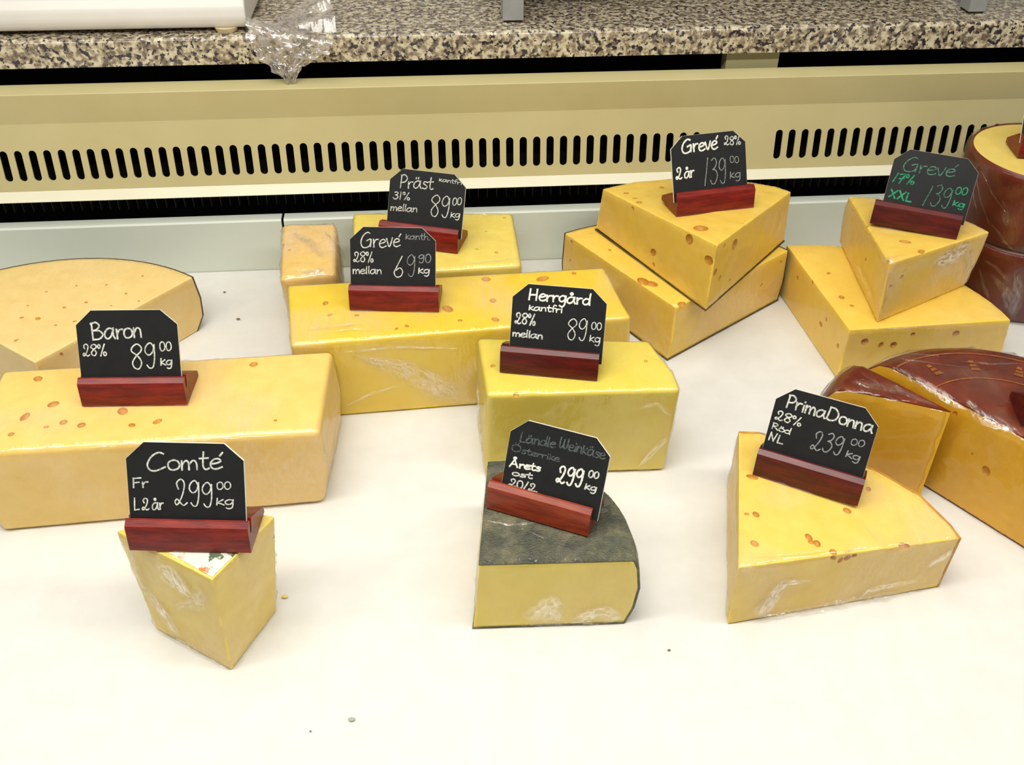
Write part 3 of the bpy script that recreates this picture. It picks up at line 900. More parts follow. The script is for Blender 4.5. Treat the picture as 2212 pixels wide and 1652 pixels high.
# printed golden ring and marks on the wax
bm = bmesh.new()
for rr, w in ((0.136, 0.0022), (0.088, 0.002)):
    n = 60
    for k in range(n):
        a0_ = math.radians(RA - 178 + 176 * k / n); a1_ = math.radians(RA - 178 + 176 * (k + 1) / n)

        def top_z(r_):
            pz = pf[-4:]
            for (ra, za), (rb_, zb) in zip(pf[::-1], pf[::-1][1:]):
                if ra <= r_ <= rb_:
                    return za + (zb - za) * (r_ - ra) / (rb_ - ra)
            return pf[-1][1]
        vs = []
        for a, r_ in ((a0_, rr), (a1_, rr), (a1_, rr + w), (a0_, rr + w)):
            vs.append(bm.verts.new((RC[0] + r_ * math.cos(a), RC[1] + r_ * math.sin(a), top_z(r_) + 0.0022)))
        bm.faces.new(vs)
for k in range(7):
    a = math.radians(RA - 16 - 24 * k)
    for q in range(3):
        rr = 0.104 + 0.007 * q; da = 0.05 - 0.012 * q
        vs = []
        for aa, r_ in ((a - da, rr), (a + da, rr), (a + da * 0.7, rr + 0.005), (a - da * 0.7, rr + 0.005)):
            vs.append(bm.verts.new((RC[0] + r_ * math.cos(aa), RC[1] + r_ * math.sin(aa), top_z(r_) + 0.0022)))
        bm.faces.new(vs)
gp_ = obj('gold_print', bm, M['gold'], rind, sharp=None)
gp_.location = (0, 0, 0)


def wrap_of(bm, seed, amp, sc, film, parent, key):
    me = bpy.data.meshes.new('w'); bm.to_mesh(me); bm.free()
    WRAPS[key] = obj('plastic_wrap', wrap_mesh(me, seed=seed, amp=amp, sc=sc, off=0.0022), film, parent, sharp=70, weighted=False)
    WRAPS[key]['wkey'] = key


wrap_of(revolve_wedge(RC, pf, RA - 180, RA, 40), 13, 0.0022, 42, F['dark'], t, 'red_half')
SC = (0.5235, 0.7300)
pf2 = lift(wheel_profile(0.131, 0.117), 0.0015)
t = make_cheese('red_slice', 'cheese_wedge', 'slice of red waxed cheese leaning beside the half wheel behind the PrimaDonna wedge', revolve_wedge(SC, pf2, 124.5, 153, 10), M['ch_gouda'])
obj('wax_rind', wax_shell(SC, pf2, 124.5, 153, 10, 0.0014), M['rind_red'], t)
wrap_of(revolve_wedge(SC, pf2, 124.5, 153, 10), 14, 0.0022, 50, F['dark'], t, 'red_slice')

# Comte
ct = [(-0.1987, 0.5639), (-0.1540, 0.6345), (-0.2150, 0.6560), (-0.2919, 0.6275)]
cb = [(-0.2024, 0.5620), (-0.1685, 0.6285), (-0.2150, 0.6480), (-0.2800, 0.6150)]
t = make_cheese('comte', 'cheese_wedge', 'tall narrow cheese wedge with crumpled wrap at front left under the Comté sign', loft([z_ring(cb, 0), z_ring(ct, 0.121)], 0.0012, 2), M['ch_comte'], film=F['soft'], film_kw=dict(amp=0.0022, sc=46, seed=15))
lab = [(-0.1990, 0.5665), (-0.1640, 0.6210), (-0.2150, 0.6360), (-0.2690, 0.6190)]
obj('paper_label', loft([z_ring(lab, 0.1212), z_ring(lab, 0.1216)]), M['paper'], t)

# Laendle
A = (0.0270, 0.5925)
lt = [A] + arc(A, ang(A, (0.1699, 0.5860)), ang(A, (0.0448, 0.7290)), 0.1430, 0.1380, 14)
lt = [A] + [(p[0] + 0.010 * math.sin(math.pi * i / 14), p[1] + 0.010 * math.sin(math.pi * i / 14)) for i, p in enumerate(lt[1:])]
lb = [(0.0205, 0.5915)] + lt[1:]
rings = [z_ring(bulge(A, lb, 0, -0.004), 0.0), z_ring(bulge(A, lb, 0, 0.003), 0.022), z_ring(bulge(A, lt, 0, 0.006), 0.050), z_ring(bulge(A, lt, 0, 0.003), 0.076), z_ring(bulge(A, lt, 0, -0.001), 0.0865)]
rings[1][0] = (0.0230, 0.5918, 0.022); rings[2][0] = (0.0248, 0.5920, 0.05)
t = make_cheese('land', 'cheese_wedge', 'quarter of cheese with dark woven rind at front centre under the Ländle sign', loft(rings, 0.0012, 2), M['ch_land'], film=F['clear'], film_kw=dict(amp=0.0016, sc=46, seed=16))
obj('top_rind', loft([z_ring(bulge(A, lt, 0, 0.0), 0.0862), z_ring(bulge(A, lt, 0, 0.0), 0.0885)], 0.0006, 1), M['rind_slate'], t)
strip(rings, A, list(range(1, 16)), 0.0014, M['rind_slate'], t, 'side_rind')
base_skin([p[:2] for p in rings[0]], 0.0, 0.0016, 0.001, M['rind_slate'], t)


# ------------------------------------------------------------------ loose crumpled film
def crumple(path, w0, w1, nrow, ncol, amp, sc, seed, normal_hint=(0, -1, 0.3)):
    """a creased ribbon of film along a path (list of points); width runs w0 -> w1"""
    bm = bmesh.new()
    fl = bm.verts.layers.float.new('fade')
    rows = []
    L = len(path) - 1
    for j in range(nrow + 1):
        t_ = j / nrow * L; i = min(int(t_), L - 1); f = t_ - i
        p = Vector(path[i]).lerp(Vector(path[i + 1]), f)
        d = (Vector(path[i + 1]) - Vector(path[i])).normalized()
        side = d.cross(Vector(normal_hint)).normalized(); nn = side.cross(d)
        if isinstance(w0, (list, tuple)):
            w = w0[i] * (1 - f) + w0[i + 1] * f
        else:
            w = (w0 + (w1 - w0) * (j / nrow)) * (0.35 + 0.65 * math.sin(math.pi * min(1.0, max(0.0, j / nrow))) ** 0.6)
        row = []
        for k in range(ncol + 1):
            s = k / ncol - 0.5
            q = Vector((s * sc * 2 + seed, j / nrow * sc, seed * 1.7))
            a = noise.noise(q) + 0.6 * noise.noise(q * 2.1) + 0.35 * noise.noise(q * 4.3)
            b_ = noise.noise(q * 1.6 + Vector((9, 3, 1)))
            vv = bm.verts.new(p + side * (s * w + b_ * w * 0.12) + nn * (amp * (a + 0.25)))
            e_ = min(1.0, (0.5 - abs(s)) * 3.2) * min(1.0, 5.0 * min(j, nrow - j) / nrow)
            vv[fl] = max(0.0, min(1.0, e_ * (0.75 + 0.7 * a)))
            row.append(vv)
        rows.append(row)
    for a, b in zip(rows, rows[1:]):
        for k in range(ncol):
            bm.faces.new((a[k], a[k + 1], b[k + 1], b[k]))
    return bm


lf = obj('loose_film', crumple([(-0.185, 1.42, 0.3335), (-0.180, 1.385, 0.3335), (-0.178, 1.350, 0.3335), (-0.180, 1.330, 0.330), (-0.184, 1.3235, 0.316), (-0.186, 1.3235, 0.302), (-0.186, 1.322, 0.288), (-0.184, 1.321, 0.276), (-0.183, 1.320, 0.262)], [0.130, 0.125, 0.120, 0.115, 0.100, 0.075, 0.045, 0.020, 0.006], 0, 110, 50, 0.0035, 9, 3.0), F['loose'], sharp=80, weighted=False)
tag(lf, 'crumpled clear plastic film hanging over the granite edge beside white device', 'plastic film')

FOLDS = []
#FOLDS_BEGIN
FOLDS = [
    ('comte', [(-0.2548, 0.5983, 0.1027), (-0.2375, 0.5868, 0.0989), (-0.2248, 0.5775, 0.0843)], (-0.65, -0.75, 0.08), 0.0364, 0.0283, 0.0018),
    ('comte', [(-0.2829, 0.6173, 0.0650), (-0.2669, 0.6057, 0.0419), (-0.2525, 0.5939, 0.0082)], (-0.57, -0.82, -0.03), 0.0214, 0.0256, 0.0015),
    ('comte', [(-0.2852, 0.6212, 0.1161), (-0.2812, 0.6150, 0.0893), (-0.2791, 0.6134, 0.0596)], (-0.53, -0.84, 0.10), 0.0125, 0.0208, 0.0018),
    ('comte', [(-0.2092, 0.5675, 0.1068), (-0.2182, 0.5727, 0.0832), (-0.2469, 0.5921, 0.0563)], (-0.54, -0.84, 0.00), 0.0243, 0.0122, 0.0015),
    ('land', [(0.0861, 0.5876, 0.0054), (0.0920, 0.5870, 0.0293), (0.0957, 0.5868, 0.0476)], (-0.01, -1.00, -0.04), 0.0654, 0.0174, 0.0012),
    ('land', [(0.1147, 0.5857, 0.0083), (0.1384, 0.5845, 0.0212), (0.1665, 0.5852, 0.0072)], (0.13, -0.99, -0.00), 0.0221, 0.0221, 0.0014),
    ('land', [(0.0673, 0.6353, 0.0882), (0.0795, 0.6269, 0.0884), (0.0916, 0.6182, 0.0884)], (-0.01, 0.03, 1.00), 0.0022, 0.0022, 0.0008),
    ('land', [(0.0373, 0.6456, 0.0891), (0.0589, 0.6379, 0.0892), (0.0851, 0.6389, 0.0891)], (-0.06, -0.04, 1.00), 0.0035, 0.0026, 0.0008),
    ('prima', [(0.2985, 0.5781, 0.0062), (0.3047, 0.5784, 0.0358), (0.3111, 0.5793, 0.0518), (0.3448, 0.5841, 0.0470)], (0.27, -0.96, -0.08), 0.0307, 0.0070, 0.0018),
    ('prima', [(0.3986, 0.5922, 0.0035), (0.4095, 0.5927, 0.0178), (0.4624, 0.5979, 0.0218)], (0.18, -0.98, -0.03), 0.0136, 0.0091, 0.0016),
    ('prima', [(0.3641, 0.5889, 0.0796), (0.3773, 0.5925, 0.0769), (0.3941, 0.5956, 0.0771)], (0.07, -0.35, 0.94), 0.0052, 0.0043, 0.0010),
    ('prima', [(0.4016, 0.6263, 0.0763), (0.4047, 0.6108, 0.0763), (0.4065, 0.5983, 0.0765)], (0.09, -0.03, 1.00), 0.0018, 0.0018, 0.0008),
    ('prima', [(0.4626, 0.5983, 0.0381), (0.4794, 0.6015, 0.0496), (0.4877, 0.6034, 0.0566)], (0.22, -0.98, 0.00), 0.0135, 0.0108, 0.0012),
    ('prima', [(0.2674, 0.5852, 0.0840), (0.3209, 0.5872, 0.0822), (0.3583, 0.5917, 0.0803)], (-0.08, 0.03, 1.00), 0.0021, 0.0021, 0.0007),
    ('herr', [(0.0428, 0.8773, 0.0999), (0.0435, 0.8647, 0.0426), (0.0449, 0.8064, 0.0230)], (-0.99, -0.10, 0.01), 0.0105, 0.0137, 0.0018),
    ('herr', [(0.2175, 0.7940, 0.0074), (0.2331, 0.7922, 0.0325), (0.2494, 0.7925, 0.0551)], (0.07, -0.99, -0.13), 0.0072, 0.0135, 0.0012),
    ('herr', [(0.2270, 0.8558, 0.1220), (0.2358, 0.8481, 0.1226), (0.2455, 0.8395, 0.1221)], (0.09, -0.02, 1.00), 0.0041, 0.0031, 0.0008),
    ('herr', [(0.2113, 0.7903, 0.0986), (0.2306, 0.7898, 0.1043), (0.2485, 0.7911, 0.0828)], (0.01, -1.00, 0.03), 0.0070, 0.0050, 0.0010),
    ('long', [(-0.1008, 0.9271, 0.0876), (-0.0380, 0.9300, 0.0583), (0.0271, 0.9288, 0.0116)], (0.02, -1.00, 0.09), 0.0089, 0.0553, 0.0010),
    ('long', [(-0.1110, 0.9260, 0.0922), (-0.0468, 0.9316, 0.0928), (0.0291, 0.9355, 0.0833)], (0.03, -1.00, 0.03), 0.0054, 0.0043, 0.0010),
    ('long', [(-0.1540, 0.9538, 0.1077), (-0.1217, 0.9550, 0.1092), (-0.0841, 0.9621, 0.1085)], (-0.00, -0.04, 1.00), 0.0109, 0.0054, 0.0008),
    ('long', [(-0.1319, 0.9440, 0.1081), (-0.0999, 0.9486, 0.1086), (-0.0675, 0.9442, 0.1079)], (0.01, 0.02, 1.00), 0.0043, 0.0032, 0.0006),
    ('long', [(-0.1184, 0.9213, 0.0136), (-0.0840, 0.9257, 0.0293), (-0.0503, 0.9281, 0.0382)], (0.07, -0.99, 0.12), 0.0056, 0.0045, 0.0008),
    ('small', [(-0.1777, 1.0948, 0.1022), (-0.1483, 1.0935, 0.1016), (-0.1259, 1.1264, 0.0875)], (0.46, -0.30, 0.83), 0.0133, 0.0109, 0.0016),
    ('small', [(-0.1493, 1.2000, 0.1030), (-0.1292, 1.1750, 0.0941), (-0.1302, 1.2110, 0.0514)], (0.78, 0.15, 0.61), 0.0257, 0.0321, 0.0014),
    ('small', [(-0.1965, 1.2026, 0.1033), (-0.1694, 1.1756, 0.1029), (-0.1444, 1.1256, 0.1021)], (0.01, -0.06, 1.00), 0.0125, 0.0187, 0.0012),
    ('small', [(-0.1789, 1.1778, 0.1021), (-0.1660, 1.1733, 0.1026), (-0.1535, 1.1689, 0.1024)], (-0.00, 0.01, 1.00), 0.0063, 0.0050, 0.0008),
    ('prast', [(0.0371, 1.0972, 0.1039), (0.0677, 1.1008, 0.1040), (0.1046, 1.1046, 0.1038)], (0.01, 0.04, 1.00), 0.0061, 0.0049, 0.0008),
    ('prast', [(0.0633, 1.2337, 0.1036), (0.0829, 1.2310, 0.1036), (0.1055, 1.2260, 0.1039)], (0.03, 0.04, 1.00), 0.0039, 0.0033, 0.0008),
    ('stack_up', [(0.3405, 0.9971, 0.0919), (0.3575, 1.0143, 0.0868)], (0.55, -0.80, -0.23), 0.0094, 0.0117, 0.0014),
    ('stack_up', [(0.2940, 1.0863, 0.1160), (0.2972, 1.0774, 0.0966)], (-0.90, -0.44, 0.01), 0.0061, 0.0085, 0.0010),
    ('stack_up', [(0.2357, 1.2032, 0.0964), (0.2453, 1.1856, 0.0870)], (-0.91, -0.34, -0.22), 0.0091, 0.0065, 0.0010),
    ('stack_up', [(0.4725, 1.1431, 0.1439), (0.4711, 1.1399, 0.1248), (0.4695, 1.1377, 0.1082)], (0.73, -0.68, 0.07), 0.0063, 0.0050, 0.0010),
    ('stack_up', [(0.3258, 1.0194, 0.1027), (0.3282, 1.0134, 0.0961), (0.3312, 1.0058, 0.0905)], (-0.91, -0.41, 0.09), 0.0059, 0.0035, 0.0009),
    ('stack_low', [(0.4876, 1.1348, 0.0466), (0.4773, 1.1271, 0.0350), (0.4565, 1.1122, 0.0330)], (0.57, -0.82, -0.01), 0.0091, 0.0078, 0.0010),
    ('lean_up', [(0.6146, 0.9930, 0.1395), (0.6515, 1.0096, 0.1414), (0.6785, 1.0227, 0.1530)], (0.36, -0.93, 0.09), 0.0232, 0.0349, 0.0012),
    ('lean_up', [(0.6724, 1.0195, 0.1482), (0.6909, 1.0298, 0.1146), (0.6914, 1.0305, 0.0931)], (0.47, -0.88, 0.05), 0.0239, 0.0119, 0.0014),
    ('lean_up', [(0.5586, 1.0718, 0.0958), (0.5536, 1.0259, 0.0955), (0.5460, 0.9743, 0.0937)], (-0.99, 0.11, 0.06), 0.0120, 0.0179, 0.0010),
    ('lean_up', [(0.5494, 0.9848, 0.1576), (0.5484, 0.9737, 0.1596), (0.5522, 0.9689, 0.1579)], (-0.37, -0.13, 0.92), 0.0067, 0.0056, 0.0010),
    ('lean_low', [(0.5121, 0.9501, 0.0750), (0.5781, 0.9509, 0.0741), (0.6449, 0.9532, 0.0751)], (-0.00, -0.73, 0.69), 0.0029, 0.0029, 0.0008),
    ('baron', [(-0.1230, 0.7753, 0.0821), (-0.1252, 0.8045, 0.0230)], (0.97, -0.22, -0.11), 0.0119, 0.0169, 0.0014),
    ('baron', [(-0.3874, 0.7649, 0.1019), (-0.2835, 0.7683, 0.1025), (-0.1492, 0.7705, 0.1026)], (0.05, -0.80, 0.60), 0.0023, 0.0023, 0.0007),
    ('red_slice', [(0.4378, 0.7887, 0.1220), (0.4662, 0.7766, 0.1234), (0.4975, 0.7557, 0.1253)], (-0.08, -0.01, 1.00), 0.0197, 0.0148, 0.0012),
    ('red_slice', [(0.4854, 0.7622, 0.1242), (0.5039, 0.7460, 0.1234), (0.5175, 0.7359, 0.1214)], (0.11, 0.08, 0.99), 0.0145, 0.0068, 0.0014),
    ('red_slice', [(0.4564, 0.8036, 0.1223), (0.4644, 0.7848, 0.1234), (0.4640, 0.7715, 0.1243)], (0.02, 0.04, 1.00), 0.0079, 0.0050, 0.0012),
    ('red_half', [(0.4923, 0.8360, 0.1122), (0.5055, 0.7965, 0.1214), (0.5261, 0.7617, 0.1217), (0.5438, 0.7330, 0.1184)], (-0.65, -0.04, 0.76), 0.0100, 0.0130, 0.0012),
    ('red_half', [(0.5454, 0.7495, 0.1242), (0.5518, 0.7206, 0.1218), (0.5758, 0.6914, 0.1237)], (-0.44, -0.36, 0.82), 0.0143, 0.0162, 0.0014),
    ('red_half', [(0.5182, 0.8375, 0.1194), (0.5559, 0.8269, 0.1217)], (-0.11, 0.20, 0.97), 0.0062, 0.0041, 0.0012),
    ('red_half', [(0.5712, 0.8143, 0.1235), (0.6034, 0.8048, 0.1238), (0.6424, 0.8071, 0.1218)], (0.05, 0.01, 1.00), 0.0046, 0.0041, 0.0010),
    ('red_half', [(0.5083, 0.8275, 0.1207), (0.5391, 0.8138, 0.1227), (0.5755, 0.8015, 0.1233)], (-0.09, 0.18, 0.98), 0.0031, 0.0026, 0.0010),
    ('red_half', [(0.5021, 0.8307, 0.1188), (0.5202, 0.8364, 0.1201), (0.5416, 0.8417, 0.1195)], (-0.11, 0.29, 0.95), 0.0052, 0.0041, 0.0010),
    ('drum_up', [(0.7445, 1.0900, 0.1747), (0.7575, 1.0751, 0.1414)], (-0.75, -0.67, 0.02), 0.0097, 0.0183, 0.0010),
    ('drum_up', [(0.7262, 1.1382, 0.1920), (0.7313, 1.1160, 0.1621), (0.7437, 1.0929, 0.1323)], (-0.93, -0.36, -0.02), 0.0031, 0.0025, 0.0008),
    ('drum_up', [(0.7278, 1.1302, 0.1992), (0.7373, 1.1018, 0.1757), (0.7514, 1.0808, 0.1589)], (-0.90, -0.44, 0.04), 0.0031, 0.0024, 0.0008),
    ('drum_up', [(0.7260, 1.1396, 0.1780), (0.7285, 1.1247, 0.1578), (0.7340, 1.1098, 0.1377)], (-0.98, -0.17, -0.01), 0.0031, 0.0025, 0.0008),
    ('drum_up', [(0.7425, 1.0945, 0.1384), (0.7577, 1.0745, 0.1209), (0.7723, 1.0637, 0.1087)], (-0.73, -0.68, -0.04), 0.0049, 0.0049, 0.0008),
    ('drum_low', [(0.7559, 1.0765, 0.0697), (0.7774, 1.0599, 0.0494), (0.7947, 1.0520, 0.0157)], (-0.56, -0.83, 0.03), 0.0089, 0.0254, 0.0010),
    ('drum_low', [(0.7452, 1.0905, 0.0728), (0.7538, 1.0794, 0.0495), (0.7654, 1.0691, 0.0290)], (-0.76, -0.65, -0.04), 0.0051, 0.0077, 0.0008),
    ('drum_low', [(0.7778, 1.0594, 0.0861), (0.7902, 1.0543, 0.0522), (0.7946, 1.0529, 0.0075)], (-0.44, -0.90, -0.06), 0.0101, 0.0190, 0.0010),
    ('drum_low', [(0.7468, 1.0881, 0.0852), (0.7635, 1.0701, 0.0768), (0.7767, 1.0611, 0.0634)], (-0.65, -0.76, 0.04), 0.0063, 0.0076, 0.0008)]
#FOLDS_END
FOLDS += [('prima', [(0.285, 0.5765, 0.004), (0.34, 0.5830, 0.004), (0.40, 0.5905, 0.005), (0.47, 0.6000, 0.004)], (0.1, -0.75, 0.65), 0.012, 0.010, 0.0030),
          ('prima', [(0.290, 0.5740, 0.010), (0.300, 0.5775, 0.022), (0.305, 0.5790, 0.036)], (0.1, -0.95, 0.1), 0.030, 0.016, 0.0022),
          ('comte', [(-0.278, 0.6130, 0.004), (-0.240, 0.5860, 0.004), (-0.206, 0.5630, 0.003)], (-0.5, -0.7, 0.5), 0.008, 0.006, 0.0020),
          ('land', [(0.060, 0.5900, 0.003), (0.110, 0.5885, 0.004), (0.160, 0.5870, 0.004)], (0.0, -0.8, 0.6), 0.009, 0.009, 0.0022)]
for key, path, nh, w0, w1, amp in FOLDS:
    par = WRAPS[key]
    ln = sum((Vector(b) - Vector(a)).length for a, b in zip(path, path[1:]))
    nr = max(8, min(60, int(ln / 0.0022))); nc = max(5, min(30, int(max(w0, w1) / 0.0022)))
    obj('film_fold', crumple(path, w0, w1, nr, nc, amp, max(3.0, ln * 70), path[0][0] * 40 + path[0][1] * 17, nh), F['fold_dark' if key in ('red_half', 'red_slice', 'drum_up', 'drum_low') else 'fold'], par, sharp=80, weighted=False)

# ------------------------------------------------------------------ things on the counter
CZ = 0.326
sc_ = thing('counter_scale', 'white plastic machine housing standing on the granite counter at top left', 'scale', (-0.5, 1.5, CZ))
sp = [(1.352, 0.336), (1.349, 0.346), (1.351, 0.358), (1.358, 0.372), (1.372, 0.386), (1.42, 0.392), (1.66, 0.392), (1.66, 0.3315), (1.357, 0.3315)]
obj('housing', extrude_x(sp, -0.82, -0.236, 0.004, 3), M['plastic'], sc_, sharp=50)
for x_, y_ in ((-0.266, 1.362), (-0.266, 1.60), (-0.78, 1.362), (-0.78, 1.60)):
    bm = bmesh.new()
    bmesh.ops.create_cone(bm, cap_ends=True, segments=28, radius1=0.013, radius2=0.016, depth=0.0065, matrix=Matrix.Translation((x_, y_, CZ + 0.00335)))
    obj('foot', bm, M['foot'], sc_)

cs = thing('counter_stand', 'dark cabinet on grey steel posts standing on the granite counter', 'stand', (0.45, 1.6, CZ))
obj('cabinet_body', box(0.142, 0.784, 1.455, 1.755, CZ + 0.030, CZ + 0.40, 0.004), M['darkbox'], cs)
for xa, xb in ((0.1105, 0.1400), (0.7860, 0.8120)):
    for ya in (1.372, 1.76):
        obj('post', box(xa, xb, ya, ya + 0.03, CZ + 0.003, CZ + 0.42, 0.0012), M['post'], cs)
        obj('post_pad', box(xa + 0.002, xb - 0.002, ya + 0.002, ya + 0.028, CZ, CZ + 0.0032), M['darkbox'], cs)
    obj('side_plate', box(xa + 0.002, xa + 0.006, 1.402, 1.76, CZ + 0.012, CZ + 0.40), M['post'], cs)

# ------------------------------------------------------------------ handwriting
def g(w, *strokes):
    return (w, strokes)


O_ = [(0.5, 1), (0.12, 0.85), (0, 0.5), (0.12, 0.12), (0.45, 0), (0.85, 0.15), (1, 0.5), (0.85, 0.88), (0.5, 1)]


def sc2(pts, x, y, w, h):
    return [(x + a * w, y + b * h) for a, b in pts]


o_low = sc2(O_, 0.0, 0.0, 0.42, 0.55)
GL = {
    'a': g(0.60, [(0.44, 0.50), (0.26, 0.56), (0.06, 0.40), (0.02, 0.14), (0.14, 0.0), (0.32, 0.12), (0.45, 0.46)], [(0.46, 0.56), (0.44, 0.2), (0.52, 0.0)]),
    'd': g(0.50, [(0.40, 0.46), (0.20, 0.54), (0.02, 0.34), (0.03, 0.10), (0.16, 0.0), (0.32, 0.10), (0.41, 0.40)], [(0.44, 1.0), (0.41, 0.5), (0.42, 0.0)]),
    'e': g(0.46, [(0.03, 0.28), (0.24, 0.32), (0.38, 0.42), (0.30, 0.55), (0.14, 0.52), (0.01, 0.30), (0.06, 0.06), (0.22, 0.0), (0.42, 0.10)]),
    'f': g(0.36, [(0.36, 0.92), (0.24, 1.0), (0.14, 0.80), (0.12, 0.0)], [(0.0, 0.52), (0.30, 0.54)]),
    'g': g(0.50, [(0.40, 0.48), (0.22, 0.55), (0.03, 0.36), (0.06, 0.12), (0.20, 0.06), (0.34, 0.18), (0.41, 0.48)], [(0.42, 0.54), (0.40, 0.1), (0.34, -0.26), (0.20, -0.38), (0.06, -0.30)]),
    'h': g(0.46, [(0.04, 1.0), (0.02, 0.0)], [(0.03, 0.30), (0.18, 0.52), (0.34, 0.44), (0.36, 0.0)]),
    'i': g(0.20, [(0.08, 0.54), (0.07, 0.0)], [(0.09, 0.76), (0.10, 0.80)]),
    'k': g(0.42, [(0.06, 0.72), (0.02, 0.0)], [(0.34, 0.58), (0.07, 0.26), (0.22, 0.14), (0.38, 0.0)]),
    'l': g(0.20, [(0.10, 0.95), (0.06, 0.3), (0.09, 0.0)]),
    'm': g(0.66, [(0.02, 0.54), (0.02, 0.0)], [(0.03, 0.30), (0.16, 0.54), (0.26, 0.42), (0.27, 0.0)], [(0.28, 0.30), (0.42, 0.54), (0.54, 0.42), (0.56, 0.0)]),
    'n': g(0.46, [(0.02, 0.54), (0.02, 0.0)], [(0.03, 0.28), (0.18, 0.53), (0.33, 0.44), (0.36, 0.0)]),
    'o': g(0.48, o_low),
    'r': g(0.38, [(0.02, 0.54), (0.04, 0.0)], [(0.04, 0.26), (0.16, 0.50), (0.32, 0.52)]),
    's': g(0.40, [(0.34, 0.50), (0.16, 0.55), (0.06, 0.42), (0.20, 0.30), (0.33, 0.16), (0.20, 0.0), (0.02, 0.05)]),
    't': g(0.38, [(0.16, 0.92), (0.12, 0.3), (0.16, 0.04), (0.26, 0.0), (0.34, 0.06)], [(0.0, 0.58), (0.32, 0.60)]),
    'v': g(0.42, [(0.0, 0.54), (0.16, 0.0), (0.36, 0.58)]),
    'B': g(0.66, [(0.06, 1.0), (0.08, 0.0)], [(0.02, 0.95), (0.28, 1.02), (0.44, 0.82), (0.30, 0.60), (0.10, 0.54)], [(0.10, 0.54), (0.42, 0.52), (0.58, 0.28), (0.40, 0.04), (0.08, 0.02)]),
    'C': g(0.76, [(0.62, 0.92), (0.44, 1.0), (0.18, 0.78), (0.02, 0.36), (0.10, 0.06), (0.32, 0.0), (0.66, 0.20)]),
    'D': g(0.76, [(0.12, 1.0), (0.08, 0.5), (0.03, 0.06)], [(0.12, 1.0), (0.44, 0.94), (0.64, 0.56), (0.52, 0.14), (0.24, 0.0), (0.02, 0.08)]),
    'F': g(0.52, [(0.06, 1.0), (0.03, 0.0)], [(0.04, 0.98), (0.46, 1.0)], [(0.05, 0.52), (0.36, 0.54)]),
    'G': g(0.80, [(0.60, 0.94), (0.42, 1.0), (0.16, 0.76), (0.03, 0.36), (0.12, 0.06), (0.34, 0.0), (0.58, 0.14), (0.66, 0.50)], [(0.40, 0.46), (0.66, 0.54), (0.62, 0.06)]),
    'H': g(0.66, [(0.10, 1.0), (0.04, 0.0)], [(0.52, 1.0), (0.48, 0.0)], [(0.06, 0.46), (0.50, 0.50)]),
    'L': g(0.46, [(0.08, 1.0), (0.03, 0.08), (0.10, 0.03), (0.40, 0.06)]),
    'N': g(0.62, [(0.03, 0.0), (0.08, 0.98)], [(0.08, 0.98), (0.34, 0.04)], [(0.34, 0.04), (0.50, 1.0)]),
    'P': g(0.54, [(0.08, 1.0), (0.03, 0.0)], [(0.04, 0.96), (0.28, 1.02), (0.46, 0.78), (0.34, 0.50), (0.08, 0.42)]),
    'R': g(0.58, [(0.08, 1.0), (0.03, 0.0)], [(0.04, 0.96), (0.30, 1.0), (0.42, 0.78), (0.28, 0.56), (0.08, 0.48)], [(0.10, 0.48), (0.50, 0.02)]),
    'W': g(0.76, [(0.06, 1.0), (0.02, 0.3), (0.14, 0.02), (0.32, 0.4), (0.36, 0.9)], [(0.34, 0.6), (0.36, 0.16), (0.50, 0.02), (0.64, 0.4), (0.66, 1.0)]),
    'X': g(0.62, [(0.06, 1.0), (0.46, 0.0)], [(0.52, 1.0), (0.02, 0.06)]),
    'A': g(0.72, [(0.0, 0.0), (0.30, 1.0)], [(0.30, 1.0), (0.58, 0.02)], [(0.12, 0.36), (0.48, 0.38)]),
    'O': g(0.80, sc2(O_, 0, 0, 0.7, 1.0)),
    '0': g(0.58, sc2(O_, 0.02, 0, 0.46, 1.0)),
    '1': g(0.40, [(0.30, 1.0), (0.20, 0.6), (0.02, 0.0)]),
    '2': g(0.66, [(0.20, 0.62), (0.14, 0.86), (0.34, 1.0), (0.48, 0.84), (0.40, 0.48), (0.22, 0.14), (0.08, 0.02), (0.02, 0.14), (0.12, 0.24), (0.26, 0.10), (0.40, 0.0), (0.56, 0.10)]),
    '3': g(0.58, [(0.14, 0.92), (0.34, 1.0), (0.46, 0.84), (0.36, 0.64), (0.20, 0.56), (0.38, 0.52), (0.48, 0.30), (0.30, 0.02), (0.10, 0.02), (0.02, 0.16)]),
    '6': g(0.58, [(0.46, 1.0), (0.18, 0.52), (0.02, 0.22), (0.14, 0.0), (0.38, 0.04), (0.48, 0.26), (0.34, 0.44), (0.12, 0.32)]),
    '7': g(0.56, [(0.06, 0.92), (0.24, 0.98), (0.48, 0.96), (0.28, 0.50), (0.16, 0.0)], [(0.10, 0.48), (0.42, 0.54)]),
    '8': g(0.62, [(0.50, 0.86), (0.32, 1.0), (0.10, 0.88), (0.06, 0.72), (0.30, 0.54), (0.46, 0.28), (0.34, 0.03), (0.14, 0.06), (0.06, 0.28), (0.26, 0.54), (0.46, 0.70), (0.50, 0.86)]),
    '9': g(0.58, [(0.44, 0.82), (0.30, 1.0), (0.10, 0.88), (0.04, 0.66), (0.18, 0.52), (0.36, 0.62), (0.46, 0.88)], [(0.46, 0.92), (0.44, 0.4), (0.34, 0.04), (0.18, 0.0), (0.08, 0.12)]),
    '%': g(0.76, sc2(O_, 0.0, 0.66, 0.20, 0.32), [(0.56, 1.0), (0.18, 0.0)], sc2(O_, 0.44, 0.02, 0.22, 0.32)),
    '.': g(0.20, [(0.04, 0.02), (0.08, 0.05)]),
    ' ': g(0.16),
    '|': g(0.36, [(0.16, 1.0), (0.10, 0.0)]),
}


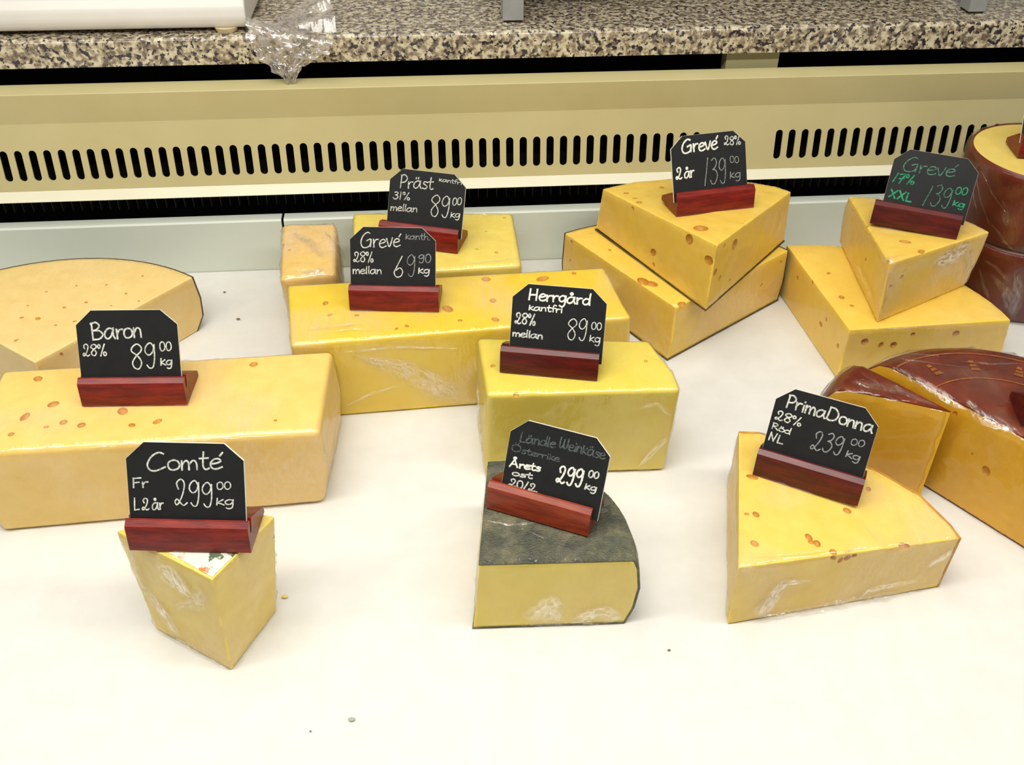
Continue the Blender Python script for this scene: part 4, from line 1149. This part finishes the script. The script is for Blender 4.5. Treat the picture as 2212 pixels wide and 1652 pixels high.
def with_marks(base, marks):
    w, st = GL[base]
    return (w, tuple(st) + tuple(marks))


GL['å'] = with_marks('a', [sc2(O_, 0.20, 0.76, 0.14, 0.16)])
GL['ä'] = with_marks('a', [[(0.14, 0.72), (0.16, 0.82)], [(0.30, 0.72), (0.32, 0.82)]])
GL['ö'] = with_marks('o', [[(0.12, 0.70), (0.13, 0.78)], [(0.28, 0.70), (0.29, 0.78)]])
GL['é'] = with_marks('e', [[(0.36, 0.70), (0.46, 0.88)]])
GL['Å'] = with_marks('A', [sc2(O_, 0.22, 1.08, 0.18, 0.22)])
GL['Ö'] = with_marks('O', [[(0.22, 1.16), (0.24, 1.28)], [(0.46, 1.16), (0.48, 1.28)]])


def smooth_line(pts, per=6):
    if len(pts) < 3:
        a, b = pts[0], pts[-1]
        return [(a[0] + (b[0] - a[0]) * k / 4, a[1] + (b[1] - a[1]) * k / 4) for k in range(5)]
    P = [Vector((p[0], p[1])) for p in pts]
    closed = (P[0] - P[-1]).length < 1e-6
    out = []
    n = len(P)
    for i in range(n - 1):
        p0 = P[i - 1] if i > 0 else (P[-2] if closed else P[0])
        p1, p2 = P[i], P[i + 1]
        p3 = P[i + 2] if i + 2 < n else (P[1] if closed else P[-1])
        for k in range(per):
            t_ = k / per
            q = 0.5 * ((2 * p1) + (p2 - p0) * t_ + (2 * p0 - 5 * p1 + 4 * p2 - p3) * t_ * t_ + (3 * p1 - p0 - 3 * p2 + p3) * t_ ** 3)
            out.append((q.x, q.y))
    out.append((P[-1].x, P[-1].y))
    return out


BW, BH = 0.100, 0.068       # visible face of a board
LEAN = math.radians(25)
BO = Vector((0, 0.0118, 0.0275))   # board foot line, in the sign's frame
BU = Vector((0, math.sin(LEAN), math.cos(LEAN)))
BN = Vector((0, -math.cos(LEAN), math.sin(LEAN)))


def board_pt(xoff, u, v, h=0.0):
    return BO + Vector((xoff + (u - 0.5) * BW, 0, 0)) + BU * (v * BH) + BN * h


def write(word, xoff):
    text, u0, v0, u1, v1, cap, wid = word
    tot = sum(GL[c][0] for c in text) - 0.06
    bm = bmesh.new()
    du = (u1 - u0); dv = (v1 - v0)
    pen = 0.0
    r = random.Random(hash(text) % 1000 if False else sum(ord(c) for c in text) + int(u0 * 1000))
    for c in text:
        w, strokes = GL[c]
        jy = r.uniform(-0.025, 0.025); js = r.uniform(0.95, 1.05)
        for st in strokes:
            line = []
            for (gx, gy) in smooth_line(st):
                f = (pen + gx) / tot
                u = u0 + du * f
                v = v0 + dv * f + (gy * js + jy) * cap
                line.append(board_pt(xoff, u, v, 0.00022))
            prev = None
            for i, p in enumerate(line):
                d = (line[min(i + 1, len(line) - 1)] - line[max(i - 1, 0)])
                if d.length < 1e-7:
                    continue
                d.normalize()
                s = d.cross(BN).normalized()
                ww = wid * 0.40 * r.uniform(0.85, 1.1)
                e = d * (ww * 0.8) * (-1 if i == 0 else (1 if i == len(line) - 1 else 0))
                hz = BN * (0.00004 * (i % 2))
                cur = (bm.verts.new(p + s * ww + e + hz), bm.verts.new(p - s * ww + e + hz))
                if prev:
                    bm.faces.new((prev[0], prev[1], cur[1], cur[0]))
                prev = cur
        pen += w
    return bm


def board_mesh(xoff):
    """chalk board with two clipped top corners, black faces and a white core"""
    bm = bmesh.new()
    cw, chh = 0.160, 0.215
    out = [(0.0, -0.17), (1.0, -0.17), (1.0, 1 - chh), (1 - cw, 1.0), (cw, 1.0), (0.0, 1 - chh)]
    T = 0.0024
    ins = 0.0012
    out_in = [(ins if u == 0 else (1 - ins if u == 1 else u), v - (ins * 1.4 if v > 0.5 else 0)) for u, v in out]
    f0 = [bm.verts.new(board_pt(xoff, u, v, 0.0)) for u, v in out_in]
    f1 = [bm.verts.new(board_pt(xoff, u, v, -0.0001)) for u, v in out]
    b1 = [bm.verts.new(board_pt(xoff, u, v, -T + 0.0001)) for u, v in out]
    b0 = [bm.verts.new(board_pt(xoff, u, v, -T)) for u, v in out_in]
    fa = bm.faces.new(f0); fb = bm.faces.new(b0[::-1])
    n = len(out)
    for A_, B_ in ((f0, f1), (f1, b1), (b1, b0)):
        for i in range(n):
            fc = bm.faces.new((A_[i], B_[i], B_[(i + 1) % n], A_[(i + 1) % n])); fc.material_index = 1
    fa.material_index = 0; fb.material_index = 0
    return bm


HOLDER = [(0.0, 0.0), (0.0030, 0.0235), (0.0038, 0.0252), (0.0085, 0.0286), (0.0105, 0.0287), (0.0112, 0.0280), (0.0078, 0.0155), (0.0106, 0.0155),
          (0.0160, 0.0262), (0.0180, 0.0258), (0.0485, 0.0075), (0.0500, 0.0060), (0.0500, 0.0)]


def make_sign(key, label, loc, yaw, words, xoff=0.0, wood='red', scale=1.0, colors=None, roll=0.0):
    t_ = thing('price_sign', label, 'price sign', loc, math.radians(yaw), 'chalkboard price signs on the cheeses')
    t_.scale = (scale, scale, scale)
    bm = extrude_x(HOLDER, -0.0528, 0.0528)
    bmesh.ops.triangulate(bm, faces=[f for f in bm.faces if len(f.verts) > 4])
    obj('wooden_holder', bm, WOOD[wood], t_, sharp=25, local=True, weighted=False)
    bd = obj('chalkboard', board_mesh(xoff), [M['slate'], M['core']], t_, sharp=30, local=True, weighted=False)
    for i, w in enumerate(words):
        nm = 'price_lettering' if w[0].strip('.').isdigit() or w[0] == 'kg' else 'name_lettering'
        if '%' in w[0]:
            nm = 'fat_lettering'
        c = (colors or {}).get(w[0], (colors or {}).get('*', 'white'))
        obj(nm, write(w, xoff), CH[c], bd, sharp=None, local=True, weighted=False)
    return t_


W = {
 'comte': [('Comté', 0.176, 0.632, 0.810, 0.676, 0.232, 0.00196), ('Fr', 0.045, 0.404, 0.175, 0.417, 0.126, 0.00157), ('L 2 år', 0.043, 0.104, 0.296, 0.127, 0.157, 0.00157),
           ('299', 0.394, 0.175, 0.728, 0.180, 0.332, 0.00157), ('00', 0.762, 0.402, 0.885, 0.414, 0.099, 0.00131), ('kg', 0.750, 0.201, 0.900, 0.204, 0.124, 0.00144)],
 'baron': [('Baron', 0.143, 0.565, 0.642, 0.595, 0.263, 0.00217), ('28%', 0.042, 0.320, 0.279, 0.328, 0.172, 0.00163), ('89', 0.513, 0.114, 0.766, 0.130, 0.395, 0.00177),
           ('00', 0.808, 0.385, 0.927, 0.392, 0.130, 0.00163), ('kg', 0.803, 0.171, 0.918, 0.176, 0.135, 0.00177)],
 'prast': [('Präst', 0.141, 0.646, 0.573, 0.687, 0.238, 0.00184), ('kantfri', 0.646, 0.851, 0.945, 0.827, 0.077, 0.00109), ('3|%', 0.059, 0.430, 0.285, 0.433, 0.134, 0.00150),
           ('mellan', 0.039, 0.213, 0.393, 0.233, 0.135, 0.00150), ('89', 0.564, 0.181, 0.821, 0.193, 0.397, 0.00164), ('00', 0.848, 0.438, 0.966, 0.462, 0.130, 0.00137), ('kg', 0.837, 0.217, 0.957, 0.227, 0.132, 0.00164)],
 'greve_long': [('Grevé', 0.124, 0.647, 0.583, 0.671, 0.250, 0.00174), ('kanth.', 0.652, 0.806, 0.936, 0.793, 0.110, 0.00109), ('28%', 0.039, 0.402, 0.273, 0.396, 0.173, 0.00161),
                ('mellan', 0.031, 0.195, 0.366, 0.204, 0.132, 0.00154), ('6', 0.510, 0.147, 0.622, 0.150, 0.365, 0.00154), ('9', 0.661, 0.174, 0.769, 0.177, 0.364, 0.00129),
                ('90', 0.800, 0.402, 0.949, 0.415, 0.139, 0.00141), ('kg', 0.798, 0.225, 0.928, 0.228, 0.121, 0.00167)],
 'herrgard': [('Herrgård', 0.170, 0.756, 0.822, 0.751, 0.178, 0.00233), ('kantfri', 0.182, 0.596, 0.539, 0.593, 0.102, 0.00161), ('28%', 0.041, 0.367, 0.263, 0.358, 0.178, 0.00197),
              ('mellan', 0.029, 0.160, 0.350, 0.154, 0.113, 0.00182), ('89', 0.606, 0.177, 0.821, 0.179, 0.332, 0.00146), ('00', 0.859, 0.371, 0.967, 0.375, 0.112, 0.00131), ('kg', 0.850, 0.183, 0.963, 0.166, 0.139, 0.00146)],
 'greve_aged': [('Grevé', 0.141, 0.694, 0.617, 0.715, 0.247, 0.00266), ('28%', 0.712, 0.766, 0.936, 0.734, 0.154, 0.00168), ('2 år', 0.044, 0.244, 0.286, 0.258, 0.209, 0.00238),
                ('139', 0.418, 0.077, 0.726, 0.097, 0.469, 0.00154), ('00', 0.779, 0.436, 0.902, 0.418, 0.115, 0.00126), ('kg', 0.768, 0.151, 0.913, 0.149, 0.160, 0.00154)],
 'greve_lean': [('Grevé', 0.127, 0.590, 0.736, 0.645, 0.259, 0.00172), ('17%', 0.047, 0.365, 0.309, 0.392, 0.165, 0.00198), ('XXL', 0.055, 0.091, 0.327, 0.070, 0.150, 0.00265),
                ('139', 0.469, 0.056, 0.782, 0.076, 0.380, 0.00146), ('00', 0.804, 0.347, 0.941, 0.372, 0.130, 0.00159), ('kg', 0.812, 0.150, 0.947, 0.139, 0.120, 0.00185)],
 'landle': [('Ländle', 0.110, 0.663, 0.463, 0.715, 0.145, 0.00180), ('Weinkäse', 0.503, 0.733, 0.951, 0.732, 0.154, 0.00180), ('Österrike', 0.044, 0.506, 0.530, 0.529, 0.096, 0.00150),
            ('Årets', 0.052, 0.275, 0.359, 0.320, 0.109, 0.00215), ('ost', 0.093, 0.152, 0.292, 0.183, 0.081, 0.00180), ('2012.', 0.075, -0.012, 0.374, 0.002, 0.117, 0.00180),
            ('299', 0.532, 0.234, 0.789, 0.247, 0.255, 0.00240), ('00', 0.832, 0.425, 0.932, 0.439, 0.098, 0.00180), ('kg', 0.820, 0.240, 0.933, 0.248, 0.107, 0.00180)],
 'prima': [('PrimaDonna', 0.116, 0.704, 0.962, 0.667, 0.201, 0.00216), ('28%', 0.040, 0.487, 0.303, 0.480, 0.139, 0.00173), ('Röd', 0.036, 0.336, 0.222, 0.319, 0.092, 0.00158), ('NL', 0.034, 0.150, 0.178, 0.144, 0.123, 0.00173),
           ('239', 0.444, 0.193, 0.745, 0.227, 0.295, 0.00158), ('00', 0.800, 0.424, 0.929, 0.441, 0.098, 0.00130), ('kg', 0.788, 0.238, 0.923, 0.223, 0.121, 0.00158)],
}
ZS = 0.0016   # film and paper under a sign
make_sign('comte', 'chalkboard price sign reading Comté on the tall front left wedge', (-0.2215, 0.5955, 0.1216 + ZS), -6.3, W['comte'], 0.0, 'red', 1.0)
make_sign('baron', 'chalkboard price sign reading Baron on the long left block', (-0.322, 0.8266, 0.104 + ZS), -3.2, W['baron'], -0.0005, 'red', 1.04)
make_sign('prast', 'chalkboard price sign reading Präst on the back block', (-0.021, 1.1415, 0.102 + ZS), -18.2, W['prast'], 0.006, 'red', 1.04)
make_sign('long', 'chalkboard price sign reading Grevé 69 90 on the long bright block', (-0.0508, 0.9853, 0.106 + ZS), -6.4, W['greve_long'], -0.001, 'red', 1.02, {'kanth.': 'dim', '6': 'white', '9': 'dim', '90': 'dim', '*': 'white'})
make_sign('herr', 'chalkboard price sign reading Herrgård on the central block', (0.1164, 0.8231, 0.120 + ZS), -12.9, W['herrgard'], 0.006, 'dark', 1.0, {'Herrgård': 'bright', 'kantfri': 'bright'})
make_sign('aged', 'chalkboard price sign reading Grevé 2 år on the upper holey wedge', (0.3669, 1.1037, 0.1605 + ZS), 10.0, W['greve_aged'], -0.005, 'red', 1.03, {'Grevé': 'bright', '2 år': 'bright', '28%': 'white', '*': 'dim'})
make_sign('lean', 'chalkboard price sign with green writing reading Grevé 17% XXL', (0.6077, 1.044, 0.1565 + ZS), -28.2, W['greve_lean'], 0.006, 'dark', 1.0, {'*': 'green', 'Grevé': 'pale_green', '139': 'pale_green'})
make_sign('land', 'chalkboard price sign reading Ländle Weinkäse on the dark rind quarter', (0.0844, 0.6389, 0.0887 + ZS), -26.4, W['landle'], 0.009, 'orange', 0.97, {'Ländle': 'faint', 'Weinkäse': 'faint', 'Österrike': 'faint', 'Årets': 'bright', '299': 'bright', '*': 'white'})
make_sign('prima', 'chalkboard price sign reading PrimaDonna on the front right wedge', (0.3579, 0.6735, 0.0765 + ZS), -30.5, W['prima'], 0.0, 'dark', 0.99, {'239': 'dim', '00': 'dim', 'kg': 'dim', '*': 'white'})
make_sign('drum', 'chalkboard price sign cut by right picture edge on the upper red wheel', (0.8285, 1.1260, 0.2105 + ZS), -10.0, [('3', 0.05, 0.62, 0.16, 0.63, 0.16, 0.0017), ('L', 0.05, 0.32, 0.15, 0.33, 0.16, 0.0016)], -0.003, 'red', 1.0)
make_sign('half', 'price sign at the right edge on the red waxed half wheel', (0.6340, 0.6870, 0.1222 + ZS), -15.0, [], 0.0, 'dark', 1.0)

# ------------------------------------------------------------------ crumbs on the cloth
for (x_, y_, s_, mm, lb_) in ((-0.0905, 0.501, 0.0032, 'scrap', 'small grey scrap on the cloth in front of everything'), (-0.1254, 0.4925, 0.0011, 'crumb', 'tiny dark speck on the front cloth left of the scrap'),
                              (0.2022, 0.5507, 0.0016, 'crumb', 'brown crumb on the cloth between the front centre and right wedges'), (-0.1618, 0.6438, 0.0032, 'crumb_y', 'yellow cheese crumb on the cloth right of the Comté wedge'),
                              (-0.3035, 1.2169, 0.0022, 'crumb', 'dark crumb on the cloth right of the pale quarter near the upstand'), (-0.2742, 1.1449, 0.0028, 'crumb', 'pale grey crumb on the cloth between pale quarter and long block')):
    bm = bmesh.new()
    bmesh.ops.create_icosphere(bm, subdivisions=2, radius=1.0)
    for v in bm.verts:
        v.co *= 1 + 0.35 * noise.noise(v.co * 1.7 + Vector((x_ * 50, 0, 0)))
        v.co = Vector((v.co.x * s_, v.co.y * s_ * 0.6, v.co.z * s_ * 0.25))
        v.co += Vector((x_, y_, s_ * 0.2 + 0.0008))
    tag(obj('crumb', bm, M[mm], sharp=60, weighted=False), lb_, 'crumb', 'crumbs on the cloth')
